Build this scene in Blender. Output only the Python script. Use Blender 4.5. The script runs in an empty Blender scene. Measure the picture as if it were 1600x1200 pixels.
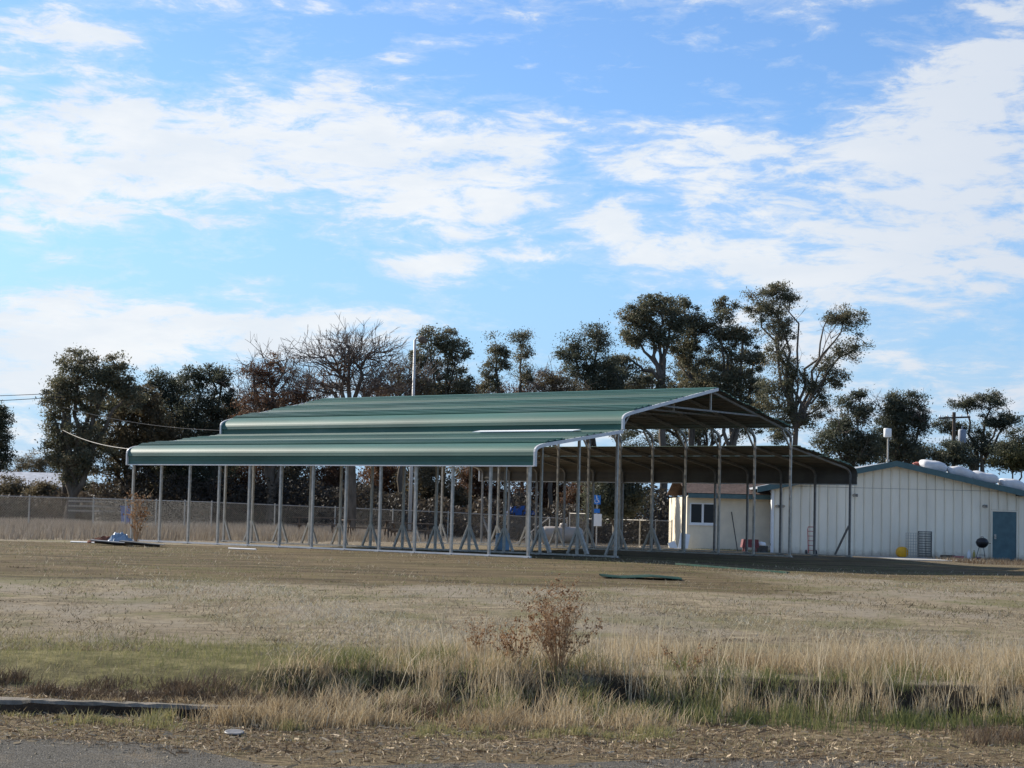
import bpy, math, random
import numpy as np
from mathutils import Vector, Matrix
R_ = random.Random(7)
NP = np.random.default_rng(11)
S = bpy.context.scene
COL = S.collection

# ------------------------------------------------------------------ camera, sky, sun, exposure
F, PITCH, ROLL, CZ = 2927.0, 0.07, 0.0247, 1.016
cp, sp, cr, sr = math.cos(PITCH), math.sin(PITCH), math.cos(ROLL), math.sin(ROLL)
cam = bpy.data.cameras.new('camera'); camo = bpy.data.objects.new('camera', cam); COL.objects.link(camo)
cam.sensor_width = 36; cam.lens = F * 36 / 1600; cam.clip_start = .1; cam.clip_end = 9000
fw = Vector((0, cp, sp)); up = Vector((0, -sp, cp)); rt = Vector((1, 0, 0))
rc = rt * cr + up * sr; uc = rt * -sr + up * cr
m = Matrix.Identity(4)
for i in range(3):
    m[i][0] = rc[i]; m[i][1] = uc[i]; m[i][2] = -fw[i]
m[2][3] = CZ
camo.matrix_world = m
S.camera = camo

SUN_AZ, SUN_EL = math.radians(-54), math.radians(28)
SKY_STRENGTH, SUN_STRENGTH, EXPOSURE = .115, 5.0, 0.72
S.view_settings.view_transform = 'Standard'; S.view_settings.look = 'None'
S.view_settings.gamma = 1; S.view_settings.exposure = EXPOSURE; S.view_settings.use_curve_mapping = False
CLOUD_A, CLOUD_B, CLOUD_C = (4.3, 4.6, 4.95, 1), (4.9, 5.03, 5.15, 1), (3.75, 4.07, 4.55, 1)
SKY_TINT, SKY_LOW = (.53, .685, .88, 1), (1.9, 3.1, 4.7, 1)
sun = bpy.data.lights.new('sun', 'SUN'); sun.energy = SUN_STRENGTH; sun.angle = math.radians(.6); sun.color = (1, .93, .82)
suno = bpy.data.objects.new('sun', sun); COL.objects.link(suno)
sd = Vector((math.sin(SUN_AZ) * math.cos(SUN_EL), math.cos(SUN_AZ) * math.cos(SUN_EL), math.sin(SUN_EL)))
suno.rotation_euler = sd.to_track_quat('Z', 'Y').to_euler(); suno.location = (-40, 20, 60)


class NT:
    """tiny node-graph helper"""
    def __init__(s, tree): s.t = tree; s.n = tree.nodes; s.l = tree.links
    def node(s, typ, **kw):
        n = s.n.new(typ)
        for k, v in kw.items():
            if k.startswith('i_'):
                key = k[2:]; key = int(key) if key.isdigit() else key.replace('_', ' ')
                s.put(n.inputs[key], v)
            else: setattr(n, k, v)
        return n
    def put(s, sock, v):
        if hasattr(v, 'is_output') or isinstance(v, bpy.types.NodeSocket): s.l.new(v, sock)
        else: sock.default_value = v
    def math(s, op, a, b=None, c=None, clamp=False):
        n = s.n.new('ShaderNodeMath'); n.operation = op; n.use_clamp = clamp
        s.put(n.inputs[0], a)
        if b is not None: s.put(n.inputs[1], b)
        if c is not None: s.put(n.inputs[2], c)
        return n.outputs[0]
    def mix(s, f, a, b):
        n = s.n.new('ShaderNodeMix'); n.data_type = 'RGBA'
        s.put(n.inputs[0], f); s.put(n.inputs[6], a); s.put(n.inputs[7], b)
        return n.outputs[2]
    def step(s, v, lo, hi):
        n = s.n.new('ShaderNodeMapRange'); n.interpolation_type = 'SMOOTHSTEP'
        s.put(n.inputs[0], v); n.inputs[1].default_value = lo; n.inputs[2].default_value = hi
        return n.outputs[0]
    def noise(s, vec, scale, detail=4, rough=.55, dist=0, out=0):
        n = s.n.new('ShaderNodeTexNoise'); s.put(n.inputs['Scale'], scale); n.inputs['Detail'].default_value = detail
        n.inputs['Roughness'].default_value = rough; n.inputs['Distortion'].default_value = dist
        if vec is not None: s.l.new(vec, n.inputs['Vector'])
        return n.outputs[out]
    def mapping(s, vec, scale=(1, 1, 1), loc=(0, 0, 0), rot=(0, 0, 0)):
        n = s.n.new('ShaderNodeMapping'); s.l.new(vec, n.inputs[0])
        n.inputs['Scale'].default_value = scale; n.inputs['Location'].default_value = loc; n.inputs['Rotation'].default_value = rot
        return n.outputs[0]


def build_sky():
    w = bpy.data.worlds.new('World'); S.world = w; w.use_nodes = True
    g = NT(w.node_tree); g.n.clear()
    out = g.node('ShaderNodeOutputWorld'); bg = g.node('ShaderNodeBackground')
    bg.inputs[1].default_value = SKY_STRENGTH
    sky = g.node('ShaderNodeTexSky'); sky.sky_type = 'NISHITA'; sky.sun_disc = False
    sky.sun_elevation = SUN_EL; sky.sun_rotation = SUN_AZ % (2 * math.pi)
    sky.air_density = 1.0; sky.dust_density = .6; sky.ozone_density = 2.2; sky.altitude = 50
    tc = g.node('ShaderNodeTexCoord'); d = tc.outputs['Generated']
    sx = g.node('ShaderNodeSeparateXYZ'); g.l.new(d, sx.inputs[0])
    x, y, z = sx.outputs
    az = g.math('ARCTAN2', x, y); el = g.math('ARCSINE', z)
    # wind-drawn cloud layer: fractal noise on the direction, flattened vertically
    warp = g.noise(g.mapping(d, (6, 6, 14)), 1.0, 3, .5, 0, 1)
    wv = g.node('ShaderNodeVectorMath', operation='MULTIPLY_ADD'); g.l.new(warp, wv.inputs[0])
    wv.inputs[1].default_value = (.045, .045, .02); g.l.new(d, wv.inputs[2])
    dw = wv.outputs[0]
    n1 = g.noise(g.mapping(dw, (9, 9, 26)), 1.0, 10, .64, .3)
    n2 = g.noise(g.mapping(dw, (30, 30, 100), (3, 1, 5), (0, .10, 0)), 1.0, 8, .66, .3)
    nn = g.math('ADD', g.math('MULTIPLY', n1, .48), g.math('MULTIPLY', n2, .52))
    # where the cloud banks lie: (px, py, rx, ry, weight, tilt) measured on the photograph's sky
    banks = [(120, 265, 230, 85, .30, 0), (440, 225, 260, 80, .25, .08), (660, 310, 150, 95, .30, .25), (685, 412, 90, 28, .30, .1), (880, 300, 50, 90, -.14, 0),
             (90, 50, 150, 40, .23, .12), (650, 5, 110, 20, .17, 0), (600, 90, 45, 26, .12, .9), (840, 195, 50, 42, .15, .9),
             (945, 352, 60, 26, .26, .3), (840, 272, 22, 10, .1, 0), (850, 402, 60, 7, .13, 0), (1480, 180, 240, 70, .2, -.3), (1090, 240, 190, 50, .17, -.05),
             (1420, 340, 330, 110, .27, -.05), (1160, 420, 220, 40, .22, .1), (1590, 120, 110, 60, .16, 0), (1560, 450, 200, 60, .12, 0), (1560, 35, 70, 10, .14, .25),
             (90, 480, 180, 24, .32, .05), (260, 535, 340, 40, .31, -.06), (30, 600, 90, 36, .3, 0), (60, 540, 120, 40, .22, 0), (520, 500, 130, 16, .13, -.1),
             (1480, 640, 220, 70, .2, 0), (1300, 480, 160, 20, .1, 0), (980, 472, 50, 12, .12, 0), (40, 690, 120, 50, .14, 0),
             (760, 60, 330, 60, -.12, 0), (870, 480, 200, 70, -.12, 0), (430, 405, 180, 40, -.16, 0), (1000, 130, 230, 45, -.14, -.1),
             (250, 70, 60, 34, -.1, -.3), (1280, 40, 230, 50, -.12, 0), (1120, 330, 150, 16, -.06, -.3), (850, 570, 260, 50, -.08, 0)]
    cov = None
    for px, py, rx, ry, a, t in banks:
        a0 = math.atan((px - 800) / F); e0 = math.atan((805 + .0247 * (px - 800) - py) / F)
        da = g.math('SUBTRACT', az, a0); de = g.math('SUBTRACT', el, e0)
        c, s_ = math.cos(t), math.sin(t)
        u = g.math('SUBTRACT', g.math('MULTIPLY', da, c / (rx / F)), g.math('MULTIPLY', de, s_ / (rx / F)))
        v = g.math('ADD', g.math('MULTIPLY', da, s_ / (ry / F)), g.math('MULTIPLY', de, c / (ry / F)))
        r2 = g.math('ADD', g.math('MULTIPLY', u, u), g.math('MULTIPLY', v, v))
        e = g.math('MULTIPLY', g.math('POWER', 2.718, g.math('MULTIPLY', r2, -1.0)), a * .98)
        cov = e if cov is None else g.math('ADD', cov, e)
    dens0 = g.math('ADD', g.math('ADD', g.math('MULTIPLY_ADD', nn, 2.1, -.55), cov), .0)
    dens = g.step(dens0, .48, .80)
    thin = g.math('MULTIPLY', g.step(dens0, .40, .60), .22)
    dens = g.math('MAXIMUM', dens, thin)
    n3 = g.noise(g.mapping(dw, (16, 16, 50), (.2, .1, -.3)), 1.0, 6, .6)
    white = g.mix(g.step(n3, .35, .7), CLOUD_A, CLOUD_B)
    white = g.mix(g.step(az, .05, .30), white, CLOUD_C)      # thicker, greyer deck away from the sun
    hz = g.step(el, .20, -.01)         # brighter, paler air towards the horizon
    tint = g.node('ShaderNodeMix'); tint.data_type = 'RGBA'; tint.blend_type = 'MULTIPLY'
    tint.inputs[0].default_value = 1; g.l.new(sky.outputs[0], tint.inputs[6]); tint.inputs[7].default_value = SKY_TINT
    low = g.mix(g.math('MULTIPLY', hz, .85), tint.outputs[2], SKY_LOW)
    final = g.mix(g.math('MULTIPLY', dens, .95), low, white)
    g.l.new(final, bg.inputs[0]); g.l.new(bg.outputs[0], out.inputs[0])
build_sky()


# ------------------------------------------------------------------ helpers
def ray(px, py):
    u, v = px - 800, py - 600
    a = u * cr + v * sr; b = -u * sr + v * cr
    x, q = a / F, -b / F
    return Vector((x, cp - q * sp, sp + q * cp))
def at(px, py, Y):
    """the world point seen at a photograph pixel at distance Y"""
    r = ray(px, py); s = Y / r.y
    return Vector((r.x * s, Y, CZ + r.z * s))
def sm(v, a, b):
    t = np.clip((v - a) / (b - a), 0, 1); return t * t * (3 - 2 * t)
def hsh(x, y):
    return (np.sin(x * 1.3 + y * .7) + np.sin(x * 2.9 - y * 1.9 + 1.3) * .5 + np.sin(x * .41 + y * .33 + 4) * 1.1 + np.sin(x * 5.7 + y * 4.3) * .25) / 2.85
def T(x, y):
    """height of the ground"""
    x = np.asarray(x, float); y = np.asarray(y, float)
    zl = np.interp(y, [0, 12.4, 13.85, 13.99, 14.02, 14.7, 15.7, 22, 38, 60], [-.56, -.56, -.535, -.535, -.45, -.38, -.25, -.19, 0, 0])
    zr = np.interp(y + (.13 * hsh(x * 1.9, 2.0) + .05 * hsh(x * 6.1, 4.0)) * sm(y, 13.9, 14.6) * (1 - sm(y, 16, 17)), [0, 12.4, 14.3, 14.95, 15.25, 16.2, 22, 38, 60], [-.56, -.56, -.52, -.49, -.26, -.23, -.18, 0, 0])
    k = sm(x, -2.4, -1.6)
    z = zl * (1 - k) + zr * k
    z = z + .022 * hsh(x * 1.1, y * 1.1) * sm(y, 14.3, 15.5) * (1 - sm(y, 36, 44))
    z = z - .14 * sm(x, 2.5, 9) * sm(y, 30, 38) * (1 - sm(y, 49, 56.5) * (1 - sm(x, 11, 14))) * (1 - sm(y, 60, 70))
    q = 8 * sm(x, 5, 12); z = z + .022 * hsh(x * 2.7, y * 3.1) * sm(y, 12.8, 13.2) * (1 - sm(y, 13.8, 13.95)) + 0 * q
    z = z - .36 * sm(y + q, 66, 78) * sm(x, -9, 2.5)
    return z
def Tz(x, y): return float(T(x, y))
def on(px, Y, py=860):
    p = at(px, py, Y); return Vector((p.x, Y, Tz(p.x, Y)))

def tag(o, label=None, cat=None, group=None, kind=None):
    if label: o['label'] = label
    if cat: o['category'] = cat
    if group: o['group'] = group
    if kind: o['kind'] = kind
    return o
def empty(name, loc, rz=0, label=None, cat=None, group=None):
    o = bpy.data.objects.new(name, None); COL.objects.link(o); o.location = loc; o.rotation_euler = (0, 0, rz)
    o.empty_display_size = .2
    return tag(o, label, cat, group)
def link(name, me, parent=None, loc=(0, 0, 0), rot=(0, 0, 0)):
    o = bpy.data.objects.new(name, me); COL.objects.link(o); o.location = loc; o.rotation_euler = rot
    if parent: o.parent = parent
    return o
def copy_tree(o, parent=None):
    c = o.copy(); COL.objects.link(c); c.parent = parent
    for ch in list(o.children): copy_tree(ch, c)
    return c

class MB:
    def __init__(s): s.v = []; s.f = []; s.m = []
    def add(s, vs, fs, m=0):
        b = len(s.v); s.v += [tuple(v) for v in vs]; s.f += [tuple(i + b for i in f) for f in fs]; s.m += [m] * len(fs)
    def box(s, c, d, m=0, rot=None):
        x, y, z = [q / 2 for q in d]; c = Vector(c)
        vs = [Vector((sx * x, sy * y, sz * z)) for sx in (-1, 1) for sy in (-1, 1) for sz in (-1, 1)]
        if rot is not None: vs = [rot @ v for v in vs]
        s.add([v + c for v in vs], [(0, 1, 3, 2), (4, 6, 7, 5), (0, 4, 5, 1), (2, 3, 7, 6), (0, 2, 6, 4), (1, 5, 7, 3)], m)
    def b2(s, x0, y0, z0, x1, y1, z1, m=0):
        s.box(((x0 + x1) / 2, (y0 + y1) / 2, (z0 + z1) / 2), (abs(x1 - x0), abs(y1 - y0), abs(z1 - z0)), m)
    def bar(s, p, q, w, h=None, m=0, ref=(0, 0, 1)):
        p, q = Vector(p), Vector(q); h = h or w; d = (q - p).normalized(); ref = Vector(ref)
        if abs(d.dot(ref)) > .98: ref = Vector((0, 1, 0))
        a = d.cross(ref).normalized(); b = a.cross(d)
        vs = [e + a * (i * w / 2) + b * (j * h / 2) for e in (p, q) for i, j in ((-1, -1), (1, -1), (1, 1), (-1, 1))]
        s.add(vs, [(3, 2, 1, 0), (4, 5, 6, 7), (0, 1, 5, 4), (1, 2, 6, 5), (2, 3, 7, 6), (3, 0, 4, 7)], m)
    def tube(s, pts, rad, n=6, m=0, cap=True):
        pts = [Vector(p) for p in pts]
        if not hasattr(rad, '__len__'): rad = [rad] * len(pts)
        d0 = (pts[1] - pts[0]).normalized(); a = d0.orthogonal().normalized(); rings = []
        b0 = len(s.v); vs = []
        for i, p in enumerate(pts):
            d = (pts[min(i + 1, len(pts) - 1)] - pts[max(i - 1, 0)]).normalized()
            a = (a - d * a.dot(d)); a = a.normalized() if a.length > 1e-6 else d.orthogonal().normalized(); b = d.cross(a)
            vs += [p + (a * math.cos(2 * math.pi * k / n) + b * math.sin(2 * math.pi * k / n)) * rad[i] for k in range(n)]
        fs = [(i * n + k, i * n + (k + 1) % n, (i + 1) * n + (k + 1) % n, (i + 1) * n + k) for i in range(len(pts) - 1) for k in range(n)]
        if cap and n > 2: fs += [tuple(range(n - 1, -1, -1)), tuple((len(pts) - 1) * n + k for k in range(n))]
        s.add(vs, fs, m)
    def lathe(s, prof, n=16, c=(0, 0, 0), m=0, rot=None):
        c = Vector(c); vs = []; N = len(prof)
        for r, z in prof:
            for k in range(n):
                v = Vector((r * math.cos(2 * math.pi * k / n), r * math.sin(2 * math.pi * k / n), z))
                vs.append((rot @ v if rot is not None else v) + c)
        fs = [(i * n + k, i * n + (k + 1) % n, (i + 1) * n + (k + 1) % n, (i + 1) * n + k) for i in range(N - 1) for k in range(n)]
        fs += [tuple(range(n - 1, -1, -1)), tuple((N - 1) * n + k for k in range(n))]
        s.add(vs, fs, m)
    def poly_prism(s, pts, y0, y1, m=0):
        """polygon of (x, z) extruded along y"""
        n = len(pts)
        vs = [(x, y0, z) for x, z in pts] + [(x, y1, z) for x, z in pts]
        s.add(vs, [tuple(range(n)), tuple(range(2 * n - 1, n - 1, -1))] + [(k + n, (k + 1) % n + n, (k + 1) % n, k) for k in range(n)], m)
    def mesh(s, name, mats, smooth=False):
        me = bpy.data.meshes.new(name); me.from_pydata(s.v, [], s.f)
        for q in (mats if isinstance(mats, (list, tuple)) else [mats]): me.materials.append(q)
        me.polygons.foreach_set('material_index', s.m)
        if smooth: me.polygons.foreach_set('use_smooth', [True] * len(s.f))
        me.update(); return me
    def build(s, name, mats, parent=None, smooth=False, loc=(0, 0, 0)):
        return link(name, s.mesh(name, mats, smooth), parent, loc)

def np_mesh(name, V, faces_n, mat, tint=None):
    """V: (nfaces*faces_n, 3): loose faces of faces_n corners"""
    V = np.asarray(V, np.float32).reshape(-1, 3); nv = len(V); nf = nv // faces_n
    me = bpy.data.meshes.new(name); me.vertices.add(nv); me.vertices.foreach_set('co', V.ravel())
    me.loops.add(nv); me.loops.foreach_set('vertex_index', np.arange(nv, dtype=np.int32))
    me.polygons.add(nf); me.polygons.foreach_set('loop_start', np.arange(0, nv, faces_n, dtype=np.int32))
    me.update(calc_edges=True)
    if tint is not None:
        a = me.attributes.new('tint', 'FLOAT', 'FACE'); a.data.foreach_set('value', np.asarray(tint, np.float32))
    me.materials.append(mat); return me


# ------------------------------------------------------------------ materials
def mat(name, col, rough=.7, metal=0, spec=.5, var=.0, vscale=6, bump=0, bscale=30, stretch=(1, 1, 1), dirt=None):
    M = bpy.data.materials.new(name); M.use_nodes = True; g = NT(M.node_tree)
    p = g.n['Principled BSDF']; p.inputs['Roughness'].default_value = rough; p.inputs['Metallic'].default_value = metal
    p.inputs['Specular IOR Level'].default_value = spec
    tc = g.node('ShaderNodeTexCoord'); v = g.mapping(tc.outputs['Object'], stretch)
    c = (*col, 1)
    if var or dirt:
        n = g.noise(v, vscale, 6, .6)
        lo = tuple(q * (1 - var) for q in col) + (1,); hi = tuple(min(1, q * (1 + var)) for q in col) + (1,)
        c = g.mix(g.step(n, .3, .7), lo, hi)
        if dirt:
            n2 = g.noise(g.mapping(v, (1, 1, .35), (7, 3, 1)), vscale * .5, 7, .65)
            c = g.mix(g.math('MULTIPLY', g.step(n2, .48, .72), dirt[1]), c, (*dirt[0], 1))
        g.l.new(c, p.inputs['Base Color'])
    else: p.inputs['Base Color'].default_value = c
    if bump:
        b = g.node('ShaderNodeBump'); b.inputs['Strength'].default_value = bump; b.inputs['Distance'].default_value = .02
        g.l.new(g.noise(v, bscale, 5, .6), b.inputs['Height']); g.l.new(b.outputs[0], p.inputs['Normal'])
    return M

def leaf_mat(name, stops, rough=.6, trans=.38):
    M = bpy.data.materials.new(name); M.use_nodes = True; g = NT(M.node_tree); p = g.n['Principled BSDF']
    a = g.node('ShaderNodeAttribute', attribute_name='tint')
    r = g.node('ShaderNodeValToRGB'); el = r.color_ramp.elements
    while len(el) < len(stops): el.new(.5)
    for i, c in enumerate(stops): el[i].position = i / (len(stops) - 1); el[i].color = (*c, 1)
    g.l.new(a.outputs['Fac'], r.inputs[0]); g.l.new(r.outputs[0], p.inputs['Base Color'])
    p.inputs['Roughness'].default_value = rough; p.inputs['Specular IOR Level'].default_value = .3
    if trans:
        t = g.node('ShaderNodeBsdfTranslucent'); g.l.new(r.outputs[0], t.inputs[0])
        mx = g.node('ShaderNodeMixShader'); mx.inputs[0].default_value = trans
        g.l.new(p.outputs[0], mx.inputs[1]); g.l.new(t.outputs[0], mx.inputs[2])
        g.l.new(mx.outputs[0], g.n['Material Output'].inputs[0])
    return M

M = {}
M['green'] = mat('green_painted_steel', (.032, .105, .075), .55, 0, .45, .2, 1.2, .2, 2.6, (1, .22, 1), ((.12, .17, .145), .7))
M['oldgreen'] = mat('dull_green_sheet', (.02, .065, .045), .75, 0, .2, .3, 4, .1, 8, (1, 1, 1), ((.10, .085, .055), .5))
M['under'] = mat('primer_underside', (.115, .105, .09), .6, 0, .3, .15, 2)
M['galv'] = mat('galvanised_steel', (.41, .38, .33), .5, .3, .5, .2, 9, .05, 40)
M['galv2'] = mat('dull_and_shaded_galvanised_steel', (.21, .20, .185), .55, .25, .4, .2, 9)
M['trim'] = mat('pale_metal_trim', (.62, .61, .60), .42, .1, .5, .07, 5)
M['siding'] = mat('off_white_siding', (.86, .785, .635), .65, 0, .3, .07, 1.1, .06, 12, (1, 1, .3), ((.60, .52, .39), .6))
g_ = NT(M['siding'].node_tree); p_ = g_.n['Principled BSDF']; old_ = p_.inputs['Base Color'].links[0].from_socket
tc_ = g_.node('ShaderNodeTexCoord').outputs['Object']; sx_ = g_.node('ShaderNodeSeparateXYZ'); g_.l.new(tc_, sx_.inputs[0])
hh_ = g_.math('ADD', sx_.outputs[2], g_.math('MULTIPLY', g_.noise(tc_, 5, 5, .7), .5))
g_.l.new(g_.mix(g_.math('MULTIPLY', g_.step(hh_, .62, .22), .6), old_, (.34, .27, .19, 1)), p_.inputs['Base Color'])      # soil splashed on the foot of the wall
M['joint'] = mat('joint_backing', (.34, .315, .27), .9)
M['stucco'] = mat('cream_stucco', (.72, .64, .49), .9, 0, .2, .06, 2, .25, 45, (1, 1, 1), ((.48, .44, .35), .5))
M['fascia'] = mat('blue_green_fascia', (.07, .13, .135), .55, 0, .4, .12, 4)
M['shingle'] = mat('brown_shingle', (.12, .082, .066), .9, 0, .2, .35, 9, .5, 30)
M['roofgrey'] = mat('grey_roof_sheet', (.30, .32, .34), .6, 0, .4, .2, 3)
M['door'] = mat('teal_door_paint', (.07, .13, .145), .5, 0, .4, .15, 3, 0, 1, (1, 1, 1), ((.10, .20, .22), .4))
M['white'] = mat('white_paint', (.78, .78, .76), .5, 0, .4, .05, 4)
M['glass'] = mat('dark_window_glass', (.012, .013, .015), .15, 0, .25)
M['sack'] = mat('white_sack_fabric', (.62, .61, .60), .75, 0, .3, .06, 5, .35, 9)
M['black'] = mat('black_enamel', (.015, .014, .016), .3, 0, .5)
M['dark'] = mat('dark_metal', (.05, .05, .05), .6, .2)
M['red'] = mat('red_paint', (.42, .035, .03), .5, 0, .4, .15, 6)
M['dred'] = mat('faded_dark_red_paint', (.14, .03, .034), .6, 0, .4, .2, 6)
M['yellow'] = mat('yellow_plastic', (.75, .38, .015), .5, 0, .4, .12, 5)
M['blue'] = mat('blue_plastic', (.015, .085, .30), .5, 0, .4, .12, 4)
M['pblue'] = mat('pale_blue_plastic', (.22, .34, .47), .55, 0, .4, .15, 4)
M['signblue'] = mat('sign_blue', (.015, .17, .55), .4)
M['wood'] = mat('weathered_wood', (.13, .10, .075), .85, 0, .2, .3, 8, .3, 30, (1, 1, 1))
M['polewood'] = mat('utility_pole_wood', (.10, .08, .065), .9, 0, .2, .3, 8, .3, 20)
M['tank'] = mat('beige_tank_paint', (.36, .30, .24), .5, 0, .4, .08, 4)
M['concrete'] = mat('concrete', (.40, .38, .34), .9, 0, .2, .16, 7, .25, 60, (1, 1, 1), ((.24, .22, .18), .6))
M['kerb'] = mat('old_kerb_concrete', (.20, .175, .14), .95, 0, .1, .3, 6, .5, 50, (1, 1, 1), ((.09, .075, .055), .9))
M['kerbmudshade'] = mat('muddy_shaded_kerb_face', (.06, .045, .033), .95, 0, .1, .4, 8, .5, 50)  # mud tone with the shade of the road-facing side painted in
M['bark'] = mat('grey_brown_bark', (.11, .09, .07), .9, 0, .2, .35, 5, .5, 18, (1, 1, .3))
M['palebark'] = mat('pale_eucalyptus_bark', (.125, .105, .085), .85, 0, .2, .35, 3, .3, 12, (1, 1, .3))
M['twig'] = mat('grey_twig', (.13, .105, .09), .9, 0, .2, .2, 4)
M['purple'] = mat('purple_plastic', (.10, .05, .22), .5)
M['copper'] = mat('brick_red_paint', (.34, .10, .07), .7)
M['wire'] = mat('fence_wire', (.10, .097, .092), .6, .2)
M['tarp'] = mat('grey_blue_tarp', (.26, .33, .40), .5, 0, .5, .2, 6, .4, 14)
M['housewall'] = mat('pale_house_wall', (.42, .38, .33), .85, 0, .2, .1, 3)
M['stem'] = mat('dead_weed_stem', (.38, .25, .14), .85, 0, .2, .3, 20)
M['euc'] = leaf_mat('eucalyptus_leaf', [(.06, .064, .043), (.10, .105, .064), (.16, .15, .09), (.20, .14, .075)])
M['dark_leaf'] = leaf_mat('dark_evergreen_leaf', [(.044, .052, .04), (.068, .08, .054), (.10, .105, .066), (.13, .11, .066)])
M['olive'] = leaf_mat('olive_brown_leaf', [(.066, .058, .037), (.105, .088, .052), (.145, .115, .063), (.18, .13, .07)])
M['autumn'] = leaf_mat('autumn_brown_leaf', [(.075, .045, .03), (.115, .065, .04), (.16, .085, .048), (.12, .10, .055)])
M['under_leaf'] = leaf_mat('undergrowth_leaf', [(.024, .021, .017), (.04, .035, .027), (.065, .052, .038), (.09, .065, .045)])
M['yellowgreen'] = leaf_mat('yellow_green_leaf', [(.05, .055, .02), (.09, .09, .035), (.14, .12, .05), (.10, .10, .03)])
M['dry'] = leaf_mat('dry_grass_blade', [(.15, .10, .055), (.33, .245, .14), (.51, .405, .25), (.67, .57, .40)], .7, .3)
M['dryfar'] = leaf_mat('far_dry_grass_blade', [(.15, .12, .09), (.25, .205, .155), (.34, .285, .22), (.43, .37, .30)], .8, .2)
M['straw'] = leaf_mat('straw_stubble', [(.10, .075, .045), (.27, .215, .135), (.42, .34, .22), (.60, .52, .37)], .8, .2)
M['fresh'] = leaf_mat('fresh_green_blade', [(.07, .09, .03), (.15, .165, .06), (.27, .25, .105), (.40, .33, .17)], .6, .3)
M['brownleaf'] = leaf_mat('brown_litter', [(.085, .06, .04), (.17, .118, .072), (.33, .24, .145), (.54, .44, .30)], .8, .15)
M['pod'] = leaf_mat('dead_seed_head', [(.20, .10, .05), (.40, .23, .11), (.52, .34, .18), (.60, .45, .28)], .8, .4)


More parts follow.
